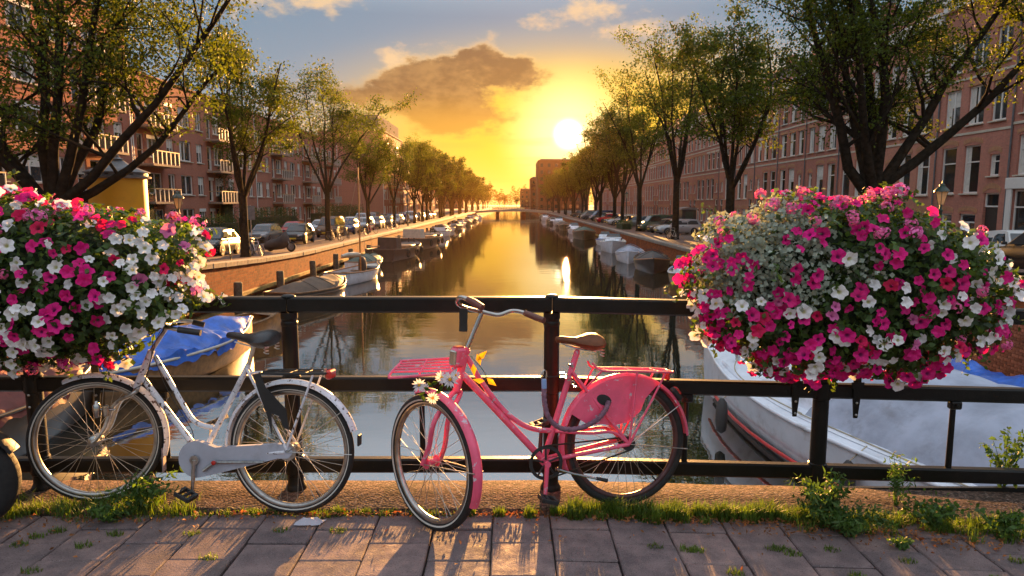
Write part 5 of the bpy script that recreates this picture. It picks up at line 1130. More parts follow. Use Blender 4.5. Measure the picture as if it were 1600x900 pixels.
# ------------------------------------------------------------------ small parked bicycles on the quay
def small_bike(col):
    root = empty('parked_bicycle'); r_ = .34; lb = lambda m, nm, mat, par=None: locbuild(root, m, nm, mat, par, 50)
    for x in (-.54, .54):
        w_ = lb(MB().ring((x, 0, r_), (0, 1, 0), [(r_-.02+.02*math.cos(a), .02*math.sin(a)) for a in [math.pi/3*j for j in range(6)]], 26), 'wheel', 'tyre_rubber'); s = MB()
        for j in range(10): a = math.pi*j/10; s.tube([(x+math.cos(a)*(r_-.03), 0, r_+math.sin(a)*(r_-.03)), (x-math.cos(a)*(r_-.03), 0, r_-math.sin(a)*(r_-.03))], .0025, 4)
        lb(s, 'spoke_set', 'spoke_steel', w_)
    f = MB(); bbp, st, h1, h2 = (-.08, 0, .30), (-.25, 0, .78), (.36, 0, .82), (.40, 0, .66)
    for a, b in ((bbp, st), (bbp, h2), (st, h1), (bbp, (-.54, 0, .34)), (st, (-.54, 0, .34)), (h1, h2)): f.tube([a, b], .016, 7)
    lb(f, 'frame', col); lb(MB().tube([h2, (.47, 0, .45), (.54, 0, .34)], .014, 7), 'fork', col)
    lb(MB().tube([h1, (.33, 0, .98)], .012, 6).tube([(.20, -.28, 1.0), (.33, -.20, 1.02), (.34, 0, 1.0), (.33, .20, 1.02), (.20, .28, 1.0)], .012, 6), 'handlebar', 'steel')
    lb(MB().loft([[(x, -w_, z), (x, w_, z), (x, w_*.8, z+.05), (x, -w_*.8, z+.05)] for x, w_, z in ((-.42, .06, .90), (-.34, .10, .90), (-.22, .05, .91), (-.10, .025, .91))]), 'saddle', 'black_leather'); lb(MB().tube([st, (-.28, 0, .91)], .013, 6), 'seat_post', 'steel')
    lb(MB().box(-.80, -.40, -.06, .06, .74, .755), 'carrier', 'black_plastic'); return root
sbp = {}
def sbike(X, Y, head, col, label):
    if col not in sbp: sbp[col] = small_bike(col); o = sbp[col]
    else: o = copy_tree(sbp[col])
    o.location = (X, Y, zs(Y)); o.rotation_euler = (R(6), 0, head); tag(o, label, 'bicycle', 'bicycles parked on the quays')
k = 0
for (X, Y, h, col, ds) in ((-13.9, 33.2, -1.2, 'hull_white', 'pale bicycle beside the black hatchback'), (-14.4, 36.6, -1.0, 'pink_enamel', 'reddish bicycle leaning at the second left tree'), (-14.2, 37.3, -.7, 'hull_white', 'white bicycle in the group at the second left tree'), (-14.6, 38.0, -1.3, 'black_iron', 'black bicycle in the group at the second left tree'),
    (-14.2, 54.2, -.4, 'black_iron', 'black bicycle near the foot of the third left tree'), (-14.4, 55.2, -.9, 'hull_dark', 'dark bicycle leaning on the third left tree'), (-14.0, 57.5, -1.2, 'hull_green', 'green bicycle just past the third left tree'), (-14.2, 64.0, -.8, 'black_iron', 'black bicycle between the third and fourth left trees'), (-14.1, 66.0, -1.3, 'hull_dark', 'dark bicycle short of the fourth left tree'), (-14.2, 68.4, -.6, 'pink_enamel', 'red bicycle next to the fourth left tree'), (-14.1, 78, -.9, 'black_iron', 'black bicycle past the fourth left tree'), (-14.2, 81, -.5, 'hull_white', 'white bicycle short of the fifth left tree'),
    (13.6, 57.2, 1.0, 'black_iron', 'black bicycle leaning on the third right tree'), (13.9, 58.4, .6, 'hull_dark', 'dark bicycle beside the third right tree'), (13.3, 56.0, 1.9, 'steel', 'steel grey bicycle in the grass by the right quay')):
    sbike(X, Y, h, col, ds)
# covered motorcycle
mc = empty('covered_motorcycle', (-14.5, 42.0, zs(42.0)), R(-14)); tag(mc, 'motorcycle under a black cover with its front wheel showing', 'motorcycle')
g = random.Random(4); rg = []
for x, w_, z0, z1 in ((-1.10, .05, .30, .50), (-1.0, .22, .10, .62), (-.60, .30, .08, .76), (-.20, .32, .10, .84), (.12, .36, .14, 1.02), (.34, .36, .22, 1.26), (.46, .26, .32, 1.30), (.60, .14, .45, 1.0), (.74, .06, .60, .78)):
    rg.append([(x+g.uniform(-.02, .02), w_*math.cos(t)*(1 if math.sin(t) < 0 else 1-.75*math.sin(t)**1.5)*g.uniform(.88, 1.08), (z0+z1)/2+(z1-z0)/2*math.sin(t)) for t in [2*math.pi*j/14 for j in range(14)]])
locbuild(mc, MB().loft(rg), 'cover', 'tarp_black', None, 50)
for x in (-.70, .78):
    w_ = locbuild(mc, MB().ring((x, 0, .32), (0, 1, 0), [(.26+.06*math.cos(a), .055*math.sin(a)) for a in [math.pi/4*j for j in range(8)]], 28), 'wheel', 'tyre_rubber', None, 60); locbuild(mc, MB().lathe([(.20, -.03), (.21, 0), (.20, .03), (.06, .05)], 16, (x, 0, .32), (0, 1, 0)), 'rim', 'hub_alloy', w_, 40)
for s in (-1, 1): locbuild(mc, MB().tube([(.78, s*.09, .32), (.50, s*.09, .95)], .025, 8), 'fork_leg', 'chrome', None, 50)
# street lamps with a lantern on a post
def street_lamp(X, Y, label, H=4.2):
    root = empty('street_lamp', (X, Y, zs(Y))); tag(root, label, 'street lamp', 'lantern street lamps'); lb = lambda m, nm, mat, par=None: locbuild(root, m, nm, mat, par, 40)
    lb(MB().lathe([(.13, 0), (.13, .5), (.10, .55), (.085, .62), (.065, .9), (.055, H-.75), (.075, H-.72), (.075, H-.66), (.04, H-.62), (.04, H-.48)], 14), 'post', 'hull_green')
    lb(MB().tube([(-.28, 0, H-.85), (.28, 0, H-.85)], .018, 8), 'ladder_bar', 'hull_green')
    ln = lb(MB().loft([[(r_*math.cos(t), r_*math.sin(t), z) for t in [math.pi/3*j for j in range(6)]] for r_, z in ((.10, H-.48), (.21, H-.02))]), 'lantern_glass', 'lantern_pane')
    fr = MB()
    for j in range(6): t = math.pi/3*j; fr.tube([(.10*math.cos(t), .10*math.sin(t), H-.48), (.215*math.cos(t), .215*math.sin(t), H-.02)], .010, 5)
    lb(fr, 'lantern_frame', 'hull_green', ln); lb(MB().lathe([(.25, H-.03), (.24, H+.02), (.13, H+.14), (.09, H+.17), (.09, H+.22), (.02, H+.27), (.015, H+.36)], 12), 'lantern_hood', 'hull_green')
pm('lantern_pane', (.55, .50, .40), .2, var=.1, trans=((1, .95, .8), .5))
street_lamp(-14.4, 29.2, 'green lantern lamp post behind the left planter', 2.85); street_lamp(15.2, 24.0, 'lantern lamp post above the right planter', 2.8)
street_lamp(14.2, 84.0, 'distant lantern lamp post on the right quay', 4.2); street_lamp(-14.2, 92.0, 'distant lantern lamp post on the left quay', 4.2)
# round advertising column with a conical lead roof
pm('yellow_panel', (.80, .36, .01), .55, var=.06, vscale=1.0, dirt=((.5, .22, .02), 3, .3)); pm('lead_roof', (.17, .17, .18), .5, var=.2, metal=.2)
zc = zs(25); col_ = empty('advertising_column', (-14.5, 25.0, zc)); col_.scale = (1.2, 1.2, 1.2); tag(col_, 'round yellow advertising column with a grey cone roof behind the left planter', 'advertising column')
lb = lambda m, nm, mat, par=None: locbuild(col_, m, nm, mat, par, 40)
lb(MB().lathe([(.86, 0), (.86, .30), (.82, .32)], 28), 'plinth', 'coping_stone'); lb(MB().lathe([(.80, .32), (.80, 2.75)], 32), 'drum', 'yellow_panel')
rf = lb(MB().lathe([(r_, 2.75+(z-2.75)*.55) for r_, z in [(.80, 2.75), (.92, 2.78), (.94, 2.86), (.90, 2.90), (.84, 2.92), (.84, 3.05), (.92, 3.09), (.90, 3.13), (.62, 3.33), (.34, 3.58), (.22, 3.74), (.20, 3.80), (.24, 3.83), (.14, 3.88), (.08, 3.98), (.10, 4.04), (.03, 4.10), (.02, 4.28)]], 32), 'cone_roof', 'lead_roof')
for j in range(8): a = 2*math.pi*j/8+.2; lb(MB().obox(V((.845*math.cos(a), .845*math.sin(a), 2.88)), V((math.cos(a), math.sin(a), 0)), V((-math.sin(a), math.cos(a), 0)), V((0, 0, 1)), .01, .05, .02), 'vent', 'car_trim', rf)
# road sign, electricity kiosk
rs = empty('road_sign', (-17.8, 46.0, zs(46))); tag(rs, 'grey back of a rectangular road sign on a pole', 'road sign'); locbuild(rs, MB().tube([(0, 0, 0), (0, 0, 2.9)], .035, 10), 'pole', 'steel', None, 40); locbuild(rs, MB().cbox(-.32, .32, -.05, -.035, 1.9, 2.85, .005), 'panel', 'lead_roof')
kk = empty('electricity_kiosk', (19.9, 77.0, zs(77)-.05)); tag(kk, 'dark street kiosk with a pale curved roof behind parked cars', 'kiosk'); locbuild(kk, MB().cbox(-.8, .8, -1.1, 1.1, 0, 2.35, .03), 'body', 'hull_dark'); locbuild(kk, MB().loft([[(-.95, y, 2.36), (.95, y, 2.36), (.8, y, 2.55), (0, y, 2.66), (-.8, y, 2.55)] for y in (-1.25, 1.25)]), 'roof', 'lead_roof'); locbuild(kk, MB().cbox(-.45, .45, -1.125, -1.105, .1, 2.1, .005), 'door', 'hull_green')
# ================================================================== houses
brick_mat('house_brick_a', (0.50, 0.195, 0.145), (0.42, 0.160, 0.118), (0.34, 0.25, 0.20), 'x', dk=.2)
brick_mat('house_brick_b', (0.44, 0.165, 0.125), (0.36, 0.135, 0.105), (0.32, 0.23, 0.18), 'x', dk=.2)
brick_mat('house_brick_c', (0.53, 0.215, 0.150), (0.45, 0.175, 0.122), (0.36, 0.27, 0.21), 'x', dk=.2)
brick_mat('block_brick', (0.44, 0.165, 0.115), (0.36, 0.130, 0.092), (0.32, 0.20, 0.15), 'x', dk=.2)
brick_mat('arch_brick', (0.48, 0.25, 0.13), (0.40, 0.16, 0.09), (0.3, 0.22, 0.17), 'x', .07, .21, dk=.1)
pm('white_paint', (0.74, 0.73, 0.70), .45, var=.06, vscale=2, dirt=((.45, .43, .40), 2, .3)); pm('sandstone', (.52, .47, .38), .8, var=.12, vscale=2, bump=.2, bscale=20); pm('door_dark', (.035, .03, .028), .4, coat=.3); pm('roof_tile', (.10, .055, .045), .8, var=.3, vscale=3, bump=.5, bscale=12); pm('balcony_slab', (.30, .22, .17), .8); pm('timber_rail', (.45, .30, .16), .6); pm('curtain', (.62, .60, .55), .9, var=.15, vscale=3, bump=.6, bscale=9); pm('lead_grey', (.16, .16, .17), .8, spec=.1); pm('awning', (.45, .16, .06), .8, var=.2); pm('panel_grey', (.16, .15, .15), .95, var=.15, spec=.02)
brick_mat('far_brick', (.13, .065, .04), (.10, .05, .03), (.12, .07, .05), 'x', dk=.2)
glass_mat('window_glass', (.018, .022, .026), .05, .9)
def wall_mesh(W, H, ops, rev=.22, D=10.0):
    """a facade in the x-z plane facing -y with real openings (x0, x1, z0, z1), their reveals, and the body of the house behind"""
    m = MB(); xs = sorted({0.0, W, *[o[0] for o in ops], *[o[1] for o in ops]}); zs_ = sorted({-1.0, H, *[o[2] for o in ops], *[o[3] for o in ops]})
    ix = {x: i for i, x in enumerate(xs)}; k = len(xs); m.v = [(x, 0, z) for z in zs_ for x in xs]
    for j in range(len(zs_)-1):
        for i in range(k-1):
            cx, cz_ = (xs[i]+xs[i+1])/2, (zs_[j]+zs_[j+1])/2
            if any(o[0] < cx < o[1] and o[2] < cz_ < o[3] for o in ops): continue
            m.f.append((j*k+i, j*k+i+1, (j+1)*k+i+1, (j+1)*k+i))
    for x0, x1, z0, z1 in ops:
        m.add([(x0, 0, z0), (x1, 0, z0), (x1, 0, z1), (x0, 0, z1), (x0, rev, z0), (x1, rev, z0), (x1, rev, z1), (x0, rev, z1)], [(0, 4, 5, 1), (1, 5, 6, 2), (2, 6, 7, 3), (3, 7, 4, 0)])
    m.add([(0, 0, -1), (W, 0, -1), (W, D, -1), (0, D, -1), (0, 0, H), (W, 0, H), (W, D, H), (0, D, H)], [(1, 2, 6, 5), (2, 3, 7, 6), (3, 0, 4, 7), (4, 5, 6, 7)])
    m.add([(0.02, rev+.03, -1), (W-.02, rev+.03, -1), (W-.02, rev+.03, H-.05), (0.02, rev+.03, H-.05)], [(0, 1, 2, 3)])
    return m
_win = {}
def window(root, x0, x1, z0, z1, style='sash', rev=.22, sill=True, pane_mat='window_glass', frame_mat='white_paint', cur=None):
    w_, h = round(x1-x0, 3), round(z1-z0, 3); key = (w_, h, style, sill, pane_mat, frame_mat, cur)
    if key not in _win:
        t = .085; f = MB(); y0, y1 = -.05, .05
        f.box(0, t, y0, y1, 0, h); f.box(w_-t, w_, y0, y1, 0, h); f.box(t, w_-t, y0, y1, 0, t); f.box(t, w_-t, y0, y1, h-t, h)
        if style == 'sash': f.box(t, w_-t, -.035, .035, h*.64, h*.64+.07)
        if style == 'double': f.box(w_/2-.05, w_/2+.05, -.04, .045, t, h-t)
        if style == 'cross': f.box(w_/2-.05, w_/2+.05, -.04, .045, t, h*.70); f.box(t, w_-t, -.038, .04, h*.70, h*.70+.08)
        if style == 'third': f.box(w_*.62-.05, w_*.62+.05, -.04, .045, t, h-t)
        fo = f.build('window', frame_mat); fo.parent = root
        p = MB().box(t, w_-t, .012, .024, t, h-t); po = p.build('pane', pane_mat); po.parent = fo; extra = [po]
        if cur:
            cm = MB(); cm.box(t, t+(w_-2*t)*.28, .006, .0115, t, h-t); 
            if cur == 2: cm.box(w_-t-(w_-2*t)*.24, w_-t, .006, .0115, t, h-t)
            if cur == 3: cm.box(t+(w_-2*t)*.285, w_-t, .006, .0115, h*.55, h-t)
            co_ = cm.build('curtain', 'curtain'); co_.parent = fo; extra.append(co_)
        if sill: s_ = MB().cbox(-.08, w_+.08, -.30, -.055, -.09, -.01, .012).build('sill', 'sandstone'); s_.parent = fo; extra.append(s_)
        _win[key] = (fo, extra); o = fo
    else:
        fo, extra = _win[key]; o = fo.copy(); COL.objects.link(o); o.parent = root
        for e in extra: c = e.copy(); COL.objects.link(c); c.parent = o
    o.location = (x0, rev-.06, z0); return o
def arch_band(root, x0, x1, z, rise=.22, th=.26, name='arch', y=-.022):
    m = MB(); k = 10; rg = []
    for i in range(k+1):
        u = -1+2*i/k; xc = (x0+x1)/2+u*((x1-x0)/2+.12); zi = z+rise*(1-u*u); rg.append([(xc, y, zi), (xc, y, zi+th), (xc, .02, zi+th), (xc, .02, zi)])
    m.loft(rg); o = m.build(name, 'arch_brick'); o.parent = root; return o
def place(root, side, X, Y, W=0):
    """side +1: facade on the right quay (faces -X), -1: on the left quay (faces +X); Y is the end nearer the bridge"""
    z = zs(Y+3)
    if side > 0: root.location = (X, Y+W, z); root.rotation_euler = (0, 0, -UP)
    else: root.location = (X, Y, z); root.rotation_euler = (0, 0, UP)
gh = random.Random(31)
def row_house(label, Y, W, var, brick, far=False, shop=False, flip=False):
    root = empty('row_house'); tag(root, label, 'house', 'brick row houses on the right quay'); place(root, 1, 27.0, Y, W); H = 15.3+(.5 if var % 2 else 0)
    bays = [(.55, 1.75), (2.35, 3.75), (4.45, 5.85)]
    if flip: bays = [(W-b, W-a) for a, b in bays][::-1]
    di = 2 if flip else 0; ops = []; wins = []
    for i, (a, b) in enumerate(bays):
        if shop:
            continue
        if i == di: ops.append((a, b, .35, 3.55)); wins.append(('door', a, b, .35, 3.55)); ops.append((a+.2, b-.2, 4.5, 5.7)); wins.append(('sash', a+.2, b-.2, 4.5, 5.7))
        else: ops.append((a, b, .55, 2.35)); wins.append(('cross', a, b, .55, 2.35)); ops.append((a, b, 3.55, 6.35)); wins.append(('sash', a, b, 3.55, 6.35))
    if shop: ops += [(.5, 3.2, .3, 3.5), (3.7, 5.9, .3, 3.5)]; wins += [('cross', .5, 3.2, .3, 3.5), ('door', 3.7, 5.9, .3, 3.5)]; [(ops.append((a, b, 4.3, 6.4)), wins.append(('sash', a, b, 4.3, 6.4))) for a, b in bays]
    for i, (a, b) in enumerate(bays):
        for z0, z1 in ((7.55, 9.75), (10.75, 12.65)): ops.append((a, b, z0, z1)); wins.append(('sash' if var != 1 else 'double', a, b, z0, z1))
    w_ = wall_mesh(W-.01, H, ops).build('wall', brick); w_.parent = root
    for st, a, b, z0, z1 in wins:
        if st == 'door':
            dw, dh = b-a, z1-z0; dm = MB().cbox(a, b, .16, .21, z0, z0+dh*.74, .012); d_ = dm.build('door', 'door_dark'); d_.parent = root
            if not far:
                p_ = MB().box(a+.16, b-.16, .148, .1585, z0+.25, z0+.95).box(a+.16, b-.16, .148, .1585, z0+1.15, z0+dh*.70).build('door_panel', 'door_dark'); p_.parent = d_
                h_ = MB().lathe([(.02, 0), (.035, .03), (.03, .06), (.01, .07)], 8, (b-.22, .145, z0+1.05), (0, -1, 0)).build('door_knob', 'chrome'); h_.parent = d_
            window(root, a, b, z0+dh*.75, z1, 'plain', sill=False); arch_band(root, a, b, z1-.05, .30, .30)
            st_ = MB().cbox(a-.15, b+.15, -.75, -.005, -.3, z0-.17, .02).cbox(a-.15, b+.15, -.40, -.004, z0-.17, z0, .02).build('door_step', 'coping_stone'); st_.parent = root
        else:
            window(root, a, b, z0, z1, st, cur=gh.choice((None, 1, 2, 3)) if not far else None)
            if z1 in (6.35, 2.35, 6.4, 5.7): arch_band(root, a, b, z1+.03, .16, .26)
            else:
                l_ = MB().cbox(a-.15, b+.15, -.03, .0, z1+.02, z1+.26, .005).build('lintel', 'sandstone' if var == 0 else 'arch_brick'); l_.parent = root
    for z in (6.98, 10.2): q = MB().cbox(0.004, W-.014, -.05, .0, z, z+.14, .01).build('string_course', 'sandstone'); q.parent = root
    c = MB().cbox(-.0, W-.01, -.42, -.002, H-.75, H-.55, .02).cbox(.03, W-.04, -.26, -.003, H-1.25, H-.75, .02).build('cornice', 'white_paint'); c.parent = root
    rf = MB().add([(0, .3, H), (W-.01, .3, H), (W-.01, 3.0, H+2.2), (0, 3.0, H+2.2), (0, 10, H+2.2), (W-.01, 10, H+2.2)], [(0, 1, 2, 3), (3, 2, 5, 4), (0, 3, 4), (1, 5, 2)]).build('roof', 'roof_tile'); rf.parent = root
    ch = MB().cbox(W*.8, W*.8+.7, 3.4, 4.2, H+1.6, H+3.4, .03).build('chimney', brick); ch.parent = rf
    if not far: dp = MB().tube([(.06, -.07, -.3), (.06, -.07, H-1.3)], .05, 8).build('drain_pipe', 'lead_grey', smooth=50); dp.parent = root
    if shop:
        sf = MB().cbox(.0, .48, -.10, -.002, -.3, 3.9, .02).cbox(5.95, W-.02, -.10, -.002, -.3, 3.9, .02).cbox(3.25, 3.65, -.10, -.002, -.3, 3.5, .02).cbox(.0, W-.02, -.14, -.003, 3.55, 4.15, .02).build('shop_front', 'white_paint'); sf.parent = root
Y = 30.6
bks = ['house_brick_b', 'house_brick_a', 'house_brick_c', 'house_brick_a', 'house_brick_b']
for k in range(30):
    W = 6.45
    lab = 'red brick house with a white painted shop front at the right edge' if k == 0 else '%s brick row house with white windows, %s from the bridge on the right' % (('dark red', 'red', 'orange-red', 'red', 'dark red')[k % 5], ORD[k])
    row_house(lab, Y, W, k % 3, bks[k % 5], far=k > 8, shop=(k == 0), flip=bool(k % 2)); Y += W

# ------------------------------------------------------------------ apartment blocks on the left quay
def block(label, Y, nb, floors, X=-28.0, brick='block_brick', start=0, top='parapet', name='apartment_block'):
    root = empty(name); tag(root, label, 'apartment block', 'apartment blocks on the left quay'); place(root, -1, X, Y); fh = 2.85
    pat = ['B', 'w', 'W', 'w']; wd_ = {'B': 4.2, 'w': 2.3, 'W': 2.9}; x = .35; ops = []; wins = []; bal = []
    for i in range(nb):
        p_ = pat[(i+start) % 4]; bw = wd_[p_]
        for f in range(floors):
            z = .9+f*fh
            if p_ == 'B':
                ops.append((x+.35, x+1.35, z-.55, z+1.65)); wins.append(('plain', x+.35, x+1.35, z-.55, z+1.65, False)); ops.append((x+1.75, x+3.75, z, z+1.65)); wins.append(('double', x+1.75, x+3.75, z, z+1.65, True)); 
                if f > 0: bal.append((x, x+bw-.1, z-.62))
            elif p_ == 'W': ops.append((x+.35, x+2.45, z, z+1.65)); wins.append(('double', x+.35, x+2.45, z, z+1.65, True))
            else: ops.append((x+.5, x+1.7, z, z+1.65)); wins.append(('third', x+.5, x+1.7, z, z+1.65, True))
        x += bw
    W = x+.35; H = .9+floors*fh+.35
    w_ = wall_mesh(W-.02, H, ops, D=11).build('wall', brick); w_.parent = root
    for st, a, b, z0, z1, sl in wins:
        o = window(root, a, b, z0, z1, st, sill=sl, cur=gh.choice((None, 1, 2, 3)))
        s_ = MB().cbox(a-.03, b+.03, -.02, .10, z1-.28, z1, .006) if gh.random() < .25 else None
        if s_: q = s_.build('blind_box', 'white_paint'); q.parent = root
    for a, b, z in bal:
        bo = MB().cbox(a, b, -1.35, -.01, z-.18, z, .02).build('balcony', 'balcony_slab'); bo.parent = root
        r_ = MB(); r_.box(a+.03, b-.03, -1.33, -1.27, z+.95, z+1.02); r_.box(a+.03, a+.09, -1.268, -.03, z+.95, z+1.02); r_.box(b-.09, b-.03, -1.268, -.03, z+.95, z+1.02); q = r_.build('hand_rail', 'timber_rail'); q.parent = bo
        n_ = 7
        for i in range(n_):
            px = a+.05+(b-a-.16)*i/(n_-1); p_ = MB().box(px, px+.06, -1.32, -1.28, z+.002, z+.948).build('baluster', 'white_paint') if (i == 0 and not hasattr(block, 'bm')) else None
            if p_ is not None: block.bm = p_.data; block.x0 = px; block.z0 = z
            else: p_ = bpy.data.objects.new('baluster', block.bm); COL.objects.link(p_); p_.location = (px-block.x0, 0, z-block.z0)
            p_.parent = bo
        gl = MB().box(a+.10, b-.10, -1.275, -1.26, z+.10, z+.85).build('balcony_panel', 'smoked_panel'); gl.parent = bo
    tp = MB().cbox(-.10, W+.08, -.16, .5, H-.003, H+.14, .02).build('parapet', 'lead_grey' if top == 'flat' else 'arch_brick'); tp.parent = root
    dp = MB()
    for xx in (.12, W-.14): dp.tube([(xx, -.07, -.3), (xx, -.07, H-.1)], .05, 8)
    q = dp.build('drain_pipe', 'white_paint', smooth=50); q.parent = root
    return root, W, H
pm('smoked_panel', (.10, .06, .04), .3, var=.2)
r0, w0, _ = block('tall brick apartment block with sunshades at the left edge', 24.0, 9, 5, start=1)
aw = MB().add([(13.5, -.02, 3.35), (17.5, -.02, 3.35), (17.5, -1.5, 2.75), (13.5, -1.5, 2.75), (13.5, -.02, 3.30), (17.5, -.02, 3.30), (17.5, -1.5, 2.70), (13.5, -1.5, 2.70)], [(0, 1, 2, 3), (4, 7, 6, 5), (3, 2, 6, 7), (0, 3, 7, 4), (1, 5, 6, 2)]).build('awning', 'awning'); aw.parent = r0
r1, w1, _ = block('brick apartment block with slatted balconies behind the yellow column', 24.0+w0, 8, 4, start=0)
r2, w2, _ = block('long brick apartment block with stacked balconies between the left trees', 24.0+w0+w1, 12, 4, start=2, X=-28.3)
yb = 24.0+w0+w1+w2+8
r3, w3, _ = block('flat-roofed brick block with grey top beyond the left trees', yb, 7, 5, X=-22.5, start=2, top='flat')
pt = MB().cbox(.5, w3-.5, .6, 9, 15.6, 18.2, .03).build('penthouse', 'panel_grey'); pt.parent = r3
yy = yb+w3+6
for k in range(4):
    rr, ww, _ = block('distant brick apartment block on the left, %s past the flat-roofed block' % ORD[k], yy, 7, 4, start=k, X=-27.0, name='apartment_block'); yy += ww+2
# garden walls and hedges before the blocks
pm('hedge_leaf', (.045, .080, .020), .6, isl=.5, trans=((1.5, 1.4, .4), .3))
def hedge(label, x0, x1, y0, y1, h, seed, name='hedge', cat='hedge'):
    g = np.random.default_rng(seed); k = int((x1-x0)*(y1-y0)*h*60+400); P_ = g.uniform(0, 1, (k, 3)); z = zs((y0+y1)/2); sel = g.integers(0, 3, k)
    P_[sel == 0, 0] = 1-np.abs(g.normal(0, .06, (sel == 0).sum())); P_[sel == 1, 2] = 1-np.abs(g.normal(0, .08, (sel == 1).sum()))
    bump = 1+.15*np.sin(P_[:, 1]*(y1-y0)*1.7)+.1*np.sin(P_[:, 1]*(y1-y0)*4.1); C = np.stack([x0+(x1-x0)*P_[:, 0], y0+(y1-y0)*P_[:, 1], z+h*P_[:, 2]*bump], 1)
    root = empty(name, ((x0+x1)/2, (y0+y1)/2, z)); tag(root, label, cat)
    leaf_cloud('foliage', 'hedge_leaf', C, g.uniform(.10, .20, k), seed, root); MB().box(x0+.2, x1-.25, y0+.2, y1-.2, z, z+h*.72).build('branch_mass', 'dark_core', root)
hedge('clipped hedge below the slatted balcony block', -26.8, -25.2, 55, 63, 1.7, 1); hedge('overgrown hedge in front of the long balcony block', -27.0, -25.2, 66, 80, 2.2, 2); hedge('dark hedge near the flat-roofed block', -26.5, -24.5, 88, 112, 2.4, 3); hedge('tall ivy bush climbing the balcony block', -27.9, -26.9, 47, 51.5, 4.2, 4, 'ivy_bush', 'ivy'); hedge('tall ivy column beside a balcony stack', -27.9, -27.1, 64.0, 66.5, 5.5, 5, 'ivy_bush', 'ivy')
gw_ = MB().cbox(-25.2, -24.9, 42, 54, zs(48)-.3, zs(48)+1.1, .02).build('garden_wall', 'house_brick_c'); tag(gw_, 'low brick garden wall behind the silver estate car', 'wall')
hedge('weedy shrub on the grass verge of the right quay', 12.6, 14.0, 78, 83, .9, 6, 'verge_shrub', 'shrub')

# ------------------------------------------------------------------ far end: bridge, blocks closing the view
fb = empty('canal_bridge', (0, 245, ZST)); tag(fb, 'distant low bridge across the canal with railings', 'bridge'); lbm = lambda m, nm, mat: m.build(nm, mat, fb)
lbm(MB().loft([[(x, 242, ZST-.6+z), (x, 250, ZST-.6+z), (x, 250, ZST+.2+z), (x, 242, ZST+.2+z)] for x, z in ((-16, 0), (-12, .25), (-6, .65), (0, .8), (6, .65), (12, .25), (16, 0))]), 'deck', 'concrete')
for x in (-5.2, 4.2): lbm(MB().cbox(x-.7, x+.7, 243, 249, ZW-1, ZST+.0, .05), 'pier', 'quay_brick')
rl = MB()
for i in range(-14, 15): rl.box(i-.04, i+.04, 242.2, 242.3, ZST+.2, ZST+1.9)
rl.box(-14, 14, 242.2, 242.3, ZST+1.82, ZST+1.9); lbm(rl, 'railing', 'rail_paint')
def far_block(label, x0, x1, y0, y1, h, mat, seed):
    root = empty('distant_building', ((x0+x1)/2, y0, ZST)); tag(root, label, 'building'); MB().cbox(x0, x1, y0, y1, ZST, ZST+h, .05).build('wall', mat, root); wf = None; wl = int((x1-x0)/3); fl = int(h/3)
    wm = MB().box(-.6, .6, -.04, .0, 0, 1.5)
    for f in range(fl):
        for i in range(wl):
            x = x0+(i+.5)*(x1-x0)/wl
            if wf is None: wf = wm.build('window', 'window_glass'); o = wf
            else: o = wf.copy(); COL.objects.link(o)
            o.parent = root; o.matrix_parent_inverse = world_of(root).inverted(); o.location = (x, y0-.01, ZST+1.0+f*3)
    MB().cbox(x0+1, x1-1, y0+1, y1-1, ZST+h-.01, ZST+h+.5, .05).build('roof', 'lead_grey', root)
    if seed: MB().cbox(x1-5, x1-2, y0+2, y0+5, ZST+h+.5, ZST+h+2.8, .05).build('lift_house', 'panel_grey', root)
far_block('tall dark block below the sun at the end of the right quay', 11.5, 34, 300, 330, 22, 'far_brick', 1); far_block('lower stepped block beside the tall block under the sun', 9.5, 22, 345, 370, 16, 'far_brick', 0); far_block('low distant block left of the canal end', -60, -30, 420, 440, 14, 'far_brick', 0); far_block('low distant block closing the canal behind the bridge', 6, 30, 480, 500, 13, 'far_brick', 0)
